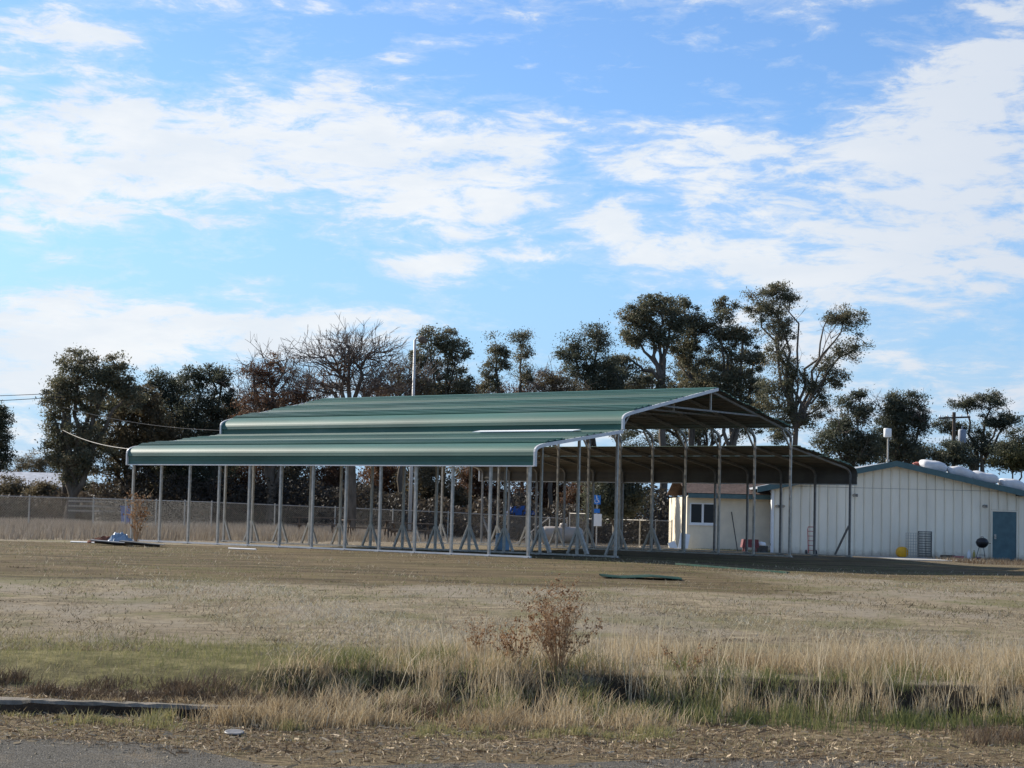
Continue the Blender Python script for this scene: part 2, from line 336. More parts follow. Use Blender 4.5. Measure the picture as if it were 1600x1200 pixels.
# ------------------------------------------------------------------ ground
def ground():
    ys = [2.0]
    while ys[-1] < 6000:
        y = ys[-1]
        ys.append(y + (.5 if y < 11 else .09 if y < 17 else .25 if y < 40 else .9 if y < 110 else y * .12))
    xs = list(np.arange(-16, 16.01, .16)); st = .3
    while xs[-1] < 4000:
        xs.append(xs[-1] + st); st *= 1.17
    xs = [-v for v in xs[::-1] if v > 16.05] + xs
    X, Y = np.meshgrid(np.array(xs), np.array(ys)); Z = T(X, Y)
    nx, ny = len(xs), len(ys)
    V = np.stack([X, Y, Z], -1).reshape(-1, 3).astype(np.float32)
    i = np.arange(nx * ny).reshape(ny, nx)
    Q = np.stack([i[:-1, :-1], i[:-1, 1:], i[1:, 1:], i[1:, :-1]], -1).reshape(-1, 4)
    me = bpy.data.meshes.new('ground'); me.vertices.add(len(V)); me.vertices.foreach_set('co', V.ravel())
    me.loops.add(Q.size); me.loops.foreach_set('vertex_index', Q.ravel().astype(np.int32))
    me.polygons.add(len(Q)); me.polygons.foreach_set('loop_start', np.arange(0, Q.size, 4, dtype=np.int32))
    me.polygons.foreach_set('use_smooth', np.ones(len(Q), bool)); me.update(calc_edges=True)
    n = hsh(X * 1.7, Y * 1.3)
    litter = (1 - sm(Y + .25 * n, 14.2, 15.2))
    kn = sm(X, -2.4, -1.6)
    litter = np.maximum(litter, 0)
    green = sm(Y + .2 * n, 14.4, 14.8) * (1 - sm(Y + .5 * n, 16.6, 18.2)) * (1 - sm(X + .4 * n, -1.6, .2))
    wob = hsh(X * .35, Y * .2) * 2.5
    earth = sm(Y + wob, 26, 31) * (1 - sm(Y - X * .08 + .5 * n, 50.0, 52.5) * (1 - sm(X, -3, 2))) * (1 - .65 * sm(X + wob * .6, 2, 7) * (1 - sm(Y + wob * .4, 38, 43)))
    far = sm(Y - X * .05, 52, 58)
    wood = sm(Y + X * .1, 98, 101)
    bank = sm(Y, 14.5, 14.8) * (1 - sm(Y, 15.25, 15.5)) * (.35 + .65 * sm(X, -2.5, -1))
    for nm, A in (('litter', litter), ('green', green), ('earth', earth * (1 - sm(Y, 78, 90))), ('far', far), ('wood', wood), ('bank', bank)):
        a = me.attributes.new(nm, 'FLOAT', 'POINT'); a.data.foreach_set('value', A.ravel().astype(np.float32))
    Mg = bpy.data.materials.new('field_ground'); Mg.use_nodes = True; g = NT(Mg.node_tree); p = g.n['Principled BSDF']
    p.inputs['Roughness'].default_value = .95; p.inputs['Specular IOR Level'].default_value = .1
    tc = g.node('ShaderNodeTexCoord'); o = tc.outputs['Object']
    at_ = {k: g.node('ShaderNodeAttribute', attribute_name=k).outputs['Fac'] for k in ('litter', 'green', 'earth', 'far', 'wood', 'bank')}
    nb = g.noise(g.mapping(o, (1, .45, 1)), .55, 8, .65); nm = g.noise(o, 3.2, 8, .7); nf = g.noise(o, 24, 6, .7); ns = g.noise(g.mapping(o, (1, 3.2, 1), (0, 0, 0), (0, 0, .3)), 7, 7, .75)
    straw = g.mix(g.step(nm, .32, .7), (.225, .178, .115, 1), (.47, .385, .255, 1))
    straw = g.mix(g.step(nb, .45, .58), straw, (.36, .305, .225, 1))
    straw = g.mix(g.math('MULTIPLY', g.step(g.noise(g.mapping(o, (1, .6, 1), (9, 4, 0)), .55, 7, .65), .48, .62), .7), straw, (.20, .19, .08, 1))
    straw = g.mix(g.math('MULTIPLY', g.step(ns, .56, .70), .85), straw, (.47, .40, .29, 1))
    straw = g.mix(g.math('MULTIPLY', g.step(ns, .46, .34), .85), straw, (.10, .08, .055, 1))
    earthc = g.mix(g.step(g.noise(g.mapping(o, (.5, 1.3, 1)), .9, 8, .68), .38, .64), (.13, .094, .05, 1), (.24, .18, .098, 1))
    earthc = g.mix(g.math('MULTIPLY', g.step(g.noise(g.mapping(o, (.5, 1.2, 1), (3, 1, 0)), .6, 7, .68), .46, .66), .65), earthc, (.145, .138, .05, 1))
    rut = g.noise(g.mapping(o, (.12, 1.9, 1), (2, 0, 0), (0, 0, .05)), 1.0, 6, .6)
    earthc = g.mix(g.math('MULTIPLY', g.step(rut, .50, .36), .7), earthc, (.065, .05, .03, 1))
    straw = g.mix(g.math('MULTIPLY', g.step(rut, .44, .34), .45), straw, (.13, .11, .07, 1))
    earthc = g.mix(g.math('MULTIPLY', g.step(nf, .6, .75), .4), earthc, (.24, .19, .12, 1))
    c = g.mix(g.step(g.math('ADD', at_['earth'], g.math('MULTIPLY', g.math('SUBTRACT', nm, .5), 1.2)), .3, .7), straw, earthc)
    grn = g.mix(g.step(nm, .35, .65), (.14, .125, .05, 1), (.31, .27, .12, 1))
    c = g.mix(g.step(g.math('ADD', at_['green'], g.math('MULTIPLY', g.math('SUBTRACT', nm, .5), .8)), .3, .8), c, grn)
    lit = g.mix(g.step(ns, .38, .62), (.11, .078, .045, 1), (.37, .285, .165, 1))
    lit = g.mix(g.math('MULTIPLY', g.step(nm, .5, .68), .6), lit, (.17, .15, .06, 1))
    c = g.mix(g.step(g.math('ADD', at_['litter'], g.math('MULTIPLY', g.math('SUBTRACT', nm, .5), .8)), .35, .75), c, lit)
    tan = g.mix(g.step(nm, .3, .7), (.22, .18, .13, 1), (.34, .285, .21, 1))
    c = g.mix(g.math('MULTIPLY', at_['far'], g.math('SUBTRACT', 1, g.math('MULTIPLY', at_['earth'], .7))), c, tan)
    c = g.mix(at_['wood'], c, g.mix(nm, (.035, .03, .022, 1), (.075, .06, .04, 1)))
    c = g.mix(g.math('MULTIPLY', at_['bank'], g.step(nm, .70, .48)), c, (.062, .048, .031, 1))  # shadow beneath the bank grass painted in as darker ground
    g.l.new(c, p.inputs['Base Color'])
    b = g.node('ShaderNodeBump'); b.inputs['Strength'].default_value = 1.0; b.inputs['Distance'].default_value = .09
    g.l.new(g.math('ADD', g.math('MULTIPLY', nm, .8), g.math('ADD', ns, g.math('MULTIPLY', nf, .5))), b.inputs['Height']); g.l.new(b.outputs[0], p.inputs['Normal'])
    me.materials.append(Mg)
    tag(link('ground', me), kind='structure')
    # asphalt road: a ragged-edged sheet in front of the verge
    mb = MB(); N = 260; vs = []
    for k in range(N + 1):
        x = -40 + 80 * k / N
        e = 12.62 + .16 * float(hsh(x * 2.1, 3.0)) + .07 * float(hsh(x * 9, 1.0)) - .95 * math.exp(-((x + 1.15) / .8) ** 2) - .12 * sm(x, 0, 4) - .5 * math.exp(-((x - .2) / .7) ** 2)
        vs += [(x, 2.0, -.553), (x, float(e), -.553 + .0)]
    mb.add(vs, [(2 * k, 2 * k + 2, 2 * k + 3, 2 * k + 1) for k in range(N)])
    Ma = bpy.data.materials.new('worn_asphalt'); Ma.use_nodes = True; g = NT(Ma.node_tree); p = g.n['Principled BSDF']
    tc = g.node('ShaderNodeTexCoord'); o = tc.outputs['Object']; p.inputs['Roughness'].default_value = 1; p.inputs['Specular IOR Level'].default_value = .05
    vo = g.node('ShaderNodeTexVoronoi'); vo.inputs['Scale'].default_value = 75; g.l.new(o, vo.inputs['Vector'])
    c = g.mix(g.step(g.noise(o, 60, 3, .7), .35, .7), (.06, .055, .047, 1), (.14, .128, .105, 1))
    c = g.mix(g.math('MULTIPLY', g.step(g.noise(o, 1.6, 7, .65), .5, .68), .6), c, (.19, .15, .10, 1))
    sc_ = g.node('ShaderNodeSeparateColor'); g.l.new(vo.outputs['Color'], sc_.inputs[0])
    c = g.mix(g.math('MULTIPLY', g.step(sc_.outputs[0], .75, .95), .55), c, (.24, .225, .20, 1))
    g.l.new(c, p.inputs['Base Color'])
    b = g.node('ShaderNodeBump'); b.inputs['Strength'].default_value = .8; b.inputs['Distance'].default_value = .01
    g.l.new(vo.outputs['Distance'], b.inputs['Height']); g.l.new(b.outputs[0], p.inputs['Normal'])
    tag(mb.build('road', Ma), kind='structure')
    # concrete pad by the building
    pad = MB(); a = on(1322, 79.7); q = on(1500, 79.7)
    pad.b2(a.x, 73.6, a.z - .1, q.x, 79.93, a.z + .035)
    tag(pad.build('concrete_path', M['concrete']), kind='structure')
ground()

# kerb: three old cast lengths, the last one broken off in the weeds
mbk = []
kerb = empty('kerb', (0, 13.92, -.035), 0); kerb.rotation_euler = (0, .008, -.012)
tag(kerb, 'low weathered concrete kerb at the road edge, half buried in weeds on the left', 'kerb')
x = -9.0
for ln in (2.4, 2.4, 2.33):
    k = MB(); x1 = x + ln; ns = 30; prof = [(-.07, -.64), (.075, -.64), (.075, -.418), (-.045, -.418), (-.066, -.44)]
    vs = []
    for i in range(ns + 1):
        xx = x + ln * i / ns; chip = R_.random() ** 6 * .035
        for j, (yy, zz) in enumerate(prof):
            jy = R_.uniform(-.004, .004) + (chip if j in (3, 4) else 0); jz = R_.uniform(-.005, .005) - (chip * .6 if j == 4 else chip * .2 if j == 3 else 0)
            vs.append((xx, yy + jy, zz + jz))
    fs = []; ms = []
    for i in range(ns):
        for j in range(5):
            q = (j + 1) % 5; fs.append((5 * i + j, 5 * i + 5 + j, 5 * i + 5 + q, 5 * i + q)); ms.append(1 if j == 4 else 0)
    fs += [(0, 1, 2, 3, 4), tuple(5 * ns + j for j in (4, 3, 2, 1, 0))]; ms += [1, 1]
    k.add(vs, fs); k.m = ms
    k.build('kerb_block', [M['kerb'], M['kerbmudshade']], kerb); x = x1 + .012


# ------------------------------------------------------------------ metal carport
A_ = .89
cpo = empty('metal_carport', (.4668, 45.06, 0), A_,
            'large open-sided metal carport with raised centre, green sheet roof and bare steel posts', 'carport')
BAY, NF = 1.2192, 13
LEN = BAY * (NF - 1); W = 15.836
XA, XB, XC, XD = .03, 3.60, W - 3.60, W - .03
def mir(pts, f): return [(W - x, z) for x, z in pts] if f else pts
def arc(c, r, a0, a1, n):
    return [(c[0] + r * math.cos(a0 + (a1 - a0) * i / n), c[1] + r * math.sin(a0 + (a1 - a0) * i / n)) for i in range(n + 1)]
def bend(x0, z0, x1, z1, s, n=6):
    """smooth corner from vertical at (x0,z0) to slope s at (x1,z1)"""
    cx, cz = x0, z1 - s * (x1 - x0)
    return [((1 - t) ** 2 * x0 + 2 * t * (1 - t) * cx + t * t * x1, (1 - t) ** 2 * z0 + 2 * t * (1 - t) * cz + t * t * z1) for t in [i / n for i in range(n + 1)]]
Y0_, Y1_ = -.2, LEN + .2
def sheet(name, prof, flip, lift=0.0, thick=.012, y0=Y0_, y1=Y1_):
    """a long roofing sheet: cross-section prof (x, z), painted outside, bare primer inside"""
    prof = [Vector((x, 0, z)) for x, z in prof]
    nrm = []
    for i in range(len(prof)):
        d = prof[min(i + 1, len(prof) - 1)] - prof[max(i - 1, 0)]; d.normalize(); nrm.append(Vector((-d.z, 0, d.x)))
    top = [p + n * lift for p, n in zip(prof, nrm)]; bot = [p + n * (lift - thick) for p, n in zip(prof, nrm)]
    if flip:
        top = [Vector((W - p.x, 0, p.z)) for p in top]; bot = [Vector((W - p.x, 0, p.z)) for p in bot]
    n = len(prof); mb = MB()
    ysub = [y0 + (y1 - y0) * j / 12 for j in range(13)]
    base = 0; vs = []
    for y in ysub:
        for p in top: vs.append((p.x, y, p.z))
        for p in bot: vs.append((p.x, y, p.z))
    fo, fi, fe = [], [], []
    for j in range(12):
        a, b = j * 2 * n, (j + 1) * 2 * n
        for i in range(n - 1):
            q = (a + i, b + i, b + i + 1, a + i + 1); fo.append(q if not flip else q[::-1])
            q = (a + n + i, a + n + i + 1, b + n + i + 1, b + n + i); fi.append(q if not flip else q[::-1])
        fe += [(a, a + n, b + n, b), (a + n - 1, b + n - 1, b + 2 * n - 1, a + 2 * n - 1)]
    for i in range(n - 1):
        fe += [(i, i + 1, n + i + 1, n + i), (12 * 2 * n + i, 12 * 2 * n + n + i, 12 * 2 * n + n + i + 1, 12 * 2 * n + i + 1)]
    mb.add(vs, fo + fe, 0); mb.f += fi; mb.m += [1] * len(fi)
    return mb.build(name, [M['green'], M['under']], cpo)
def ribbed(xa, za, xb, zb, nrib, off=0):
    """straight slope with raised ribs"""
    d = Vector((xb - xa, 0, zb - za)); Lg = d.length; d.normalize(); nn = Vector((-d.z, 0, d.x)); pts = []
    pit = Lg / nrib
    pts.append((0, 0))
    for k in range(nrib):
        c = (k + .5) * pit
        pts += [(c - .035, 0), (c - .022, .026), (c + .022, .026), (c + .035, 0)]
    pts.append((Lg, 0))
    return [(xa + d.x * s + nn.x * h, za + d.z * s + nn.z * h) for s, h in pts]
SL = .151
def zl(x): return 2.765 + (x - .34) * SL
SU = (4.60 - 3.765) / (W / 2 - 4.0)
def zu(x): return 3.765 + (x - 4.0) * SU
for flip in (False, True):
    sheet('eave_panel', [(-.036, 2.225), (-.036, 2.24), (-.026, 2.31), (-.034, 2.38), (-.034, 2.50)], flip)
    sheet('corner_panel', [(-.056, 2.455)] + bend(-.05, 2.50, .36, zl(.36), SL, 10), flip, .016)
    xs = [.34, 1.13, 1.94, 2.75, 3.535]
    for i in range(4):
        sheet('roof_panel', ribbed(xs[i] - (.04 if i else .0), zl(xs[i] - (.04 if i else 0)), xs[i + 1], zl(xs[i + 1]), 3), flip, .048 if i == 0 else .002 if i % 2 else .028, .036 if i == 0 else .014)
    if not flip:
        sheet('upper_eave_panel', [(3.555, 3.262), (3.56, 3.33), (3.555, 3.40), (3.555, 3.47)], flip)
        sheet('upper_corner_panel', [(3.535, 3.41)] + bend(3.54, 3.45, 4.02, zu(4.02), SU, 10), flip, .016)
    xs = [4.0 - (.12 if flip else 0), 4.82, 5.60, 6.39, 7.16, W / 2 - (.0 if not flip else .004)]
    for i in range(5):
        sheet('upper_roof_panel', ribbed(xs[i] - (.04 if i else 0), zu(xs[i] - (.04 if i else 0)), xs[i + 1], zu(xs[i + 1]), 3), flip, .048 if i == 0 else .002 if i % 2 else .028, .036 if i == 0 else .014)
# ridge cap
rc_ = MB()
rc_.poly_prism([(W / 2 - .16, zu(W / 2 - .16) + .042), (W / 2, 4.648), (W / 2 + .16, zu(W / 2 - .16) + .042), (W / 2, 4.640)], Y0_ - .01, Y1_ + .01)
rc_.build('ridge_cap', M['green'], cpo)
# end trims
def trim(prof, y, name='end_trim'):
    mb = MB()
    for a, b in zip(prof[:-1], prof[1:]):
        pa, pb = Vector((a[0], y, a[1])), Vector((b[0], y, b[1])); e = (pb - pa).normalized() * .012
        mb.bar(pa - e, pb + e, .05, .105, 0, (0, 0, 1) if abs(e.z) < .0119 else (1, 0, 0))
    return mb.build(name, M['trim'], cpo)
lp = [(-.055, 2.20), (-.055, 2.55)] + bend(-.055, 2.56, .34, 2.745, SL, 6)[1:] + [(3.52, zl(3.52) - .02)]
upf = [(3.53, 3.27), (3.53, 3.54)] + bend(3.53, 3.55, 4.0, 3.745, SU, 6)[1:] + [(W / 2 + .03, 4.60)]
def bent_trim(prof, y):
    # one swept strip, 11 cm deep
    pts = [Vector((x, 0, z)) for x, z in prof]; vs = []; n = len(pts)
    for i, p in enumerate(pts):
        d = (pts[min(i + 1, n - 1)] - pts[max(i - 1, 0)]).normalized(); nn = Vector((-d.z, 0, d.x))
        for o in (.034, -.05):
            q = p + nn * o
            vs += [(q.x, y - .02, q.z), (q.x, y + .03, q.z)]
    fs = []
    for i in range(n - 1):
        a, b = 4 * i, 4 * i + 4
        fs += [(a, b, b + 1, a + 1), (a + 2, a + 3, b + 3, b + 2), (a, a + 2, b + 2, b), (a + 1, b + 1, b + 3, a + 3)]
    fs += [(0, 1, 3, 2), (4 * n - 4, 4 * n - 2, 4 * n - 1, 4 * n - 3)]
    mb = MB(); mb.add(vs, fs); mb.build('end_trim', M['trim'], cpo)
for y in (Y0_ - .012, Y1_ + .002):
    bent_trim(lp, y); bent_trim(upf, y)
bent_trim([(W - x, z) for x, z in [(-.055, 2.20), (-.055, 2.55)] + bend(-.055, 2.56, .34, 2.745, SL, 6)[1:] + [(1.0, zl(1.0) - .02)]][::-1], Y1_ + .002)
# drip strip along the low eaves
for xx in (-.052, W + .052):
    d_ = MB(); d_.b2(xx - .012, Y0_, 2.195, xx + .012, Y1_, 2.224); d_.build('drip_edge', M['trim'], cpo)

PW = .06
def postmesh(h, m='galv'):
    mb = MB(); mb.b2(-PW / 2, -PW / 2, .05, PW / 2, PW / 2, h)
    mb.b2(-PW / 2 + .006, -PW / 2 + .006, h, PW / 2 - .006, PW / 2 - .006, h + .0)
    return mb.mesh('post', M[m])
pm = {'A': postmesh(2.42), 'B': postmesh(3.34), 'D': postmesh(2.42, 'galv2')}  # D posts take the darker steel, painting in their backlit shade
plate = MB(); plate.b2(-.09, -.09, 0, .09, .09, .012); plate.box((.06, .06, .02), (.025, .025, .02)); plate.box((-.06, -.06, .02), (.025, .025, .02)); plate_me = plate.mesh('base_plate', M['galv2'])
def brace_mesh(s, h, run, w=.055):
    mb = MB(); mb.bar((0, s * .03, h), (0, s * run, .06), w, w, 0, (1, 0, 0)); return mb.mesh('brace', M['galv'])
br = {(s, big): brace_mesh(s, (.66 if not big else .72), .31 if not big else .33, .055 if not big else .085) for s in (-1, 1) for big in (0, 1)}
dbr = {}
for s_ in (-1, 1):
    mb = MB(); mb.bar((0, s_ * .03, .95), (0, s_ * .5, .05), .05, .05, 0, (1, 0, 0)); dbr[s_] = mb.mesh('brace', M['galv2'])  # shade on the row D braces put into the darker steel too
kb = {}
for s in (1, -1):
    mb = MB(); mb.bar((s * .02, 0, 3.14), (s * .50, 0, 3.69), .036, .05, 0, (0, 1, 0)); kb[s] = mb.mesh('knee_brace', M['galv'])
    mb = MB(); mb.bar((s * .02, 0, 2.12), (s * .36, 0, 2.68), .04, .05, 0, (0, 1, 0)); kb[(s, 'low')] = mb.mesh('knee_brace', M['galv'])
def raf(pts, n=4):
    """rectangular tube swept along (x, z)"""
    mb = MB(); P = [Vector((x, 0, z)) for x, z in pts]; vs = []; k = len(P); h = PW / 2
    for i, p in enumerate(P):
        d = (P[min(i + 1, k - 1)] - P[max(i - 1, 0)]).normalized(); nn = Vector((-d.z, 0, d.x))
        vs += [p + nn * h + Vector((0, -h, 0)), p + nn * h + Vector((0, h, 0)), p - nn * h + Vector((0, h, 0)), p - nn * h + Vector((0, -h, 0))]
    fs = [(4 * i + j, 4 * i + (j + 1) % 4, 4 * i + 4 + (j + 1) % 4, 4 * i + 4 + j) for i in range(k - 1) for j in range(4)]
    fs += [(3, 2, 1, 0), (4 * k - 4, 4 * k - 3, 4 * k - 2, 4 * k - 1)]
    mb.add(vs, fs); return mb.mesh('rafter', M['galv2'])
dz = -.055
low = [(XA, 2.42)] + bend(XA, 2.45, .42, zl(.42) + dz, SL, 6) + [(XB - .05, zl(XB - .05) + dz)]
upp = [(XB, 3.34)] + bend(XB, 3.37, 4.08, zu(4.08) + dz, SU, 6) + [(W / 2 - .03, zu(W / 2 - .03) + dz)]
rm = {('low', 0): raf(low), ('low', 1): raf(mir(low, 1)), ('upp', 0): raf(upp), ('upp', 1): raf(mir(upp, 1))}
mb = MB(); xt = 4 + (4.02 - 3.765 - dz) / SU - .12
mb.bar((xt, 0, 4.0), (W - xt, 0, 4.0), .045, .045); tie_me = mb.mesh('tie_beam', M['galv2'])
mb = MB(); mb.bar((W / 2, 0, 4.024), (W / 2, 0, 4.50), .045, .045); strut_me = mb.mesh('king_strut', M['galv'])
for k in range(NF):
    y = k * BAY
    for row, x, key in (('A', XA, 'A'), ('B', XB, 'B'), ('C', XC, 'B'), ('D', XD, 'D')):
        p = link('post', pm[key], cpo, (x, y, 0))
        link('base_plate', plate_me, p)
        if row in 'BC':
            s = 1 if row == 'B' else -1
            link('knee_brace', kb[s], p)
            for q in (-1, 1):
                if k == NF - 1 and q == 1: continue
                if row == 'C' and k < 4: continue
                if k == 0 and q == -1: continue
                link('brace', br[(q, 1 if (row == 'B' and k in (1, 2) and q == -1) or (row == 'C' and k == 4 and q == -1) else 0)], p)
        else:
            s = 1 if row == 'A' else -1
            if row == 'D' and k in (0, NF - 1): link('brace', dbr[1 if k == 0 else -1], p)
    for key, me in rm.items(): link('rafter', me, cpo, (0, y, 0))
    link('tie_beam', tie_me, cpo, (0, y, 0)); link('king_strut', strut_me, cpo, (0, y, 0))
for x in (XA, XB, XC, XD):
    mb = MB(); mb.b2(x - .032, -.08, .013, x + .032, LEN + .08, .055); mb.build('base_rail', M['trim'] if x == XA else M['galv'], cpo)

def carpoint(g, t, z):
    c, s = math.cos(A_), math.sin(A_)
    return Vector((.4668 + g * c - t * s, 45.06 + g * s + t * c, z))
# loose white strip lying on the low roof
strip = MB(); g0 = 3.02
strip.box((g0, 2.55, zl(g0) + .062), (.34, 3.35, .02), 0, Matrix.Rotation(-math.atan(SL), 3, 'Y'))
st = strip.build('trim_strip', M['white']); st.location = (.4668, 45.06, 0); st.rotation_euler = (0, 0, A_)
tag(st, 'long thin white metal strip left lying on the lower green roof', 'metal strip')


# ------------------------------------------------------------------ buildings
def facade():
    Yf = 80.0; z0 = -.36
    xl = at(1209, 815, Yf).x; xr = at(1607, 820, Yf).x; xm = at(1398, 780, Yf).x
    el_, er_ = xm - 5.92, xm + 5.92
    zr, sl = 3.62, .21
    def ztop(x): return zr - sl * abs(x - xm) - .03
    b = empty('long_white_building', ((xl + xr) / 2, Yf, z0), 0,
              'long low building with off-white ribbed siding, blue-green gable trim and sacks on its roof', 'building')
    bx = (xl + xr) / 2
    L = lambda x: x - bx
    h = lambda z: z - z0
    core = MB()
    core.poly_prism([(L(xl), -.1), (L(xr), -.1), (L(xr), h(ztop(xr)) - .02), (L(xm), h(ztop(xm)) - .02), (L(xl), h(ztop(xl)) - .02)], .05, 14)
    core.build('wall', M['joint'], b)
    zs = at(1440, 764.5, Yf).z
    dx0, dx1 = at(1550.5, 840, Yf).x, at(1588, 840, Yf).x; dzt = at(1570, 799.5, Yf).z
    pit = .383; n = int((xr - xl) / pit) + 1; gap = .016
    def rib(mb, p, q, y, z0_, zt_):
        # a panel with a raised flat and bevelled, recessed edges
        e = min(.05, (q - p) / 5); d = .028
        cs = [(p, .06), (p, y + d), (p + e * .45, y + d), (p + e, y), (q - e, y), (q - e * .45, y + d), (q, y + d), (q, .06)]
        k_ = len(cs); vs = [(L(x), yy, z0_) for x, yy in cs] + [(L(x), yy, zt_(x)) for x, yy in cs]
        mb.add(vs, [(i, (i + 1) % k_, k_ + (i + 1) % k_, k_ + i) for i in range(k_)] + [tuple(range(k_ - 1, -1, -1)), tuple(range(k_, 2 * k_))])
    for i in range(n):
        a = xl + i * pit; c = min(a + pit - gap, xr)
        if c - a < .05: continue
        segs = [(a, c)]
        for cut in (dx0 - .065, dx1 + .065):
            if a + .02 < cut < c - .02: segs = [(a, cut), (cut + .002, c)]
        yo = -.012 + .004 * ((i * 7) % 3)
        for (p, q) in segs:
            zb = z0 - .02
            if q > dx0 - .05 and p < dx1 + .05:
                zb = dzt + .07
            if zb < zs - .1:
                m_ = MB(); rib(m_, p, q, yo, h(zb), lambda x: h(zs) - .012); m_.build('siding_panel', M['siding'], b)
            m_ = MB(); zu_ = max(zs + .005, zb)
            rib(m_, p, q, yo + .006, h(zu_), lambda x: h(ztop(x))); m_.build('siding_panel', M['siding'], b)
    m_ = MB(); m_.b2(L(xl) - .1, -.035, -.02, L(xl) - .002, .3, h(ztop(xl)) - .1); m_.build('corner_board', M['white'], b)
    # roof slabs with overhang, fascia boards
    for s in (-1, 1):
        e = el_ if s < 0 else er_
        m_ = MB()
        pts = [(L(xm), h(zr) + .02), (L(e), h(zr - sl * 5.92) + .02), (L(e), h(zr - sl * 5.92) + .1), (L(xm), h(zr) + .1)]
        m_.poly_prism(pts if s > 0 else pts[::-1], -.38, 14.3); m_.build('roof', M['roofgrey'], b)
        m_ = MB()
        pts = [(L(xm), h(zr) - .13), (L(e), h(zr - sl * 5.92) - .13), (L(e), h(zr - sl * 5.92) + .115), (L(xm), h(zr) + .115)]
        m_.poly_prism(pts if s > 0 else pts[::-1], -.43, -.383); m_.build('fascia_board', M['fascia'], b)
    # door
    fr = MB(); fr.b2(L(dx0) - .06, -.03, 0.02, L(dx0), .05, h(dzt) + .06); fr.b2(L(dx1), -.03, .02, L(dx1) + .06, .05, h(dzt) + .06)
    fr.b2(L(dx0) - .001, -.03, h(dzt), L(dx1) + .001, .05, h(dzt) + .06); fr.build('door_frame', M['siding'], b)
    d = MB(); d.b2(L(dx0) + .005, .005, .03, L(dx1) - .005, .045, h(dzt) - .005); do = d.build('door', M['door'], b)
    hd = MB(); hd.box((L(dx0) + .12, -.006, .98), (.09, .02, .2)); hd.tube([(L(dx0) + .12, -.016, .98), (L(dx0) + .12, -.07, .98)], .02, 8); hd.lathe([(.01, -.03), (.035, -.02), (.035, .02), (.01, .03)], 10, (L(dx0) + .12, -.085, .98))
    hd.build('door_handle', M['galv'], do)
    ds = MB(); ds.b2(L(dx0) - .05, -.12, -.02, L(dx1) + .05, .0, .02); ds.build('door_sill', M['concrete'], b)
    return Yf, z0, xm, zr, sl
YF, ZB, XM, ZR, SLB = facade()

# wall lights and vent (fixed to the wall, but things of their own)
def flood(px, py, label, two=False):
    p = at(px, py, YF - .03); o = empty('flood_light', p, 0, label, 'wall light')
    mb = MB(); mb.box((0, 0, 0), (.1, .03, .12)); mb.build('wall_plate', M['galv2'], o)
    for s in ((-1, 1) if two else (-1,)):
        mb = MB(); mb.tube([(0, -.015, 0), (s * .06, -.08, .02), (s * .1, -.1, .06)], .014, 6); mb.build('arm', M['galv2'], o)
        mb = MB(); mb.lathe([(.03, -.07), (.045, -.02), (.075, .06), (.07, .065), (.02, .03)], 12, (s * .12, -.13, .02), 0, Matrix.Rotation(math.radians(125), 3, 'X') @ Matrix.Rotation(s * .4, 3, 'Y')); mb.build('lamp_head', M['galv'], o)
    return o
flood(1218, 791, 'twin-headed outdoor flood light on the white wall near the wing corner', True)
flood(1338.5, 774, 'small single flood light high on the white wall beside the carport corner')
flood(1541, 791, 'flood light fixed on the white wall just above left of the teal door')
p = at(1594, 771, YF - .2); o = empty('wall_vent', p, 0, 'dark louvred vent box under the right end of the gable trim', 'vent')
mb = MB(); mb.b2(-.13, -.02, -.12, .13, .2, .12); mb.build('housing', M['dark'], o)
for k in range(4):
    mb = MB(); mb.box((0, -.03, -.085 + k * .055), (.24, .012, .04), 0, Matrix.Rotation(.6, 3, 'X')); mb.build('louvre', M['galv2'], o)

# white box on a mast at the ridge
p = Vector((at(1387, 725, 80.3).x, 80.3, ZR + .1)); o = empty('mast_box', p, 0, 'white box on a short pole standing at the gable peak', 'mast')
hz_ = at(1386, 683, 80.3).z - p.z
mb = MB(); mb.tube([(0, 0, -.05), (0, 0, hz_ + .05)], .035, 8); mb.tube([(0, 0, 0), (0, 0, .08)], .08, 8); mb.build('pole', M['galv'], o)
mb = MB(); mb.lathe([(.02, 0), (.16, .0), (.17, .02), (.17, .34), (.16, .37), (.02, .385)], 14, (-.02, 0, hz_)); mb.build('box', M['white'], o, True)

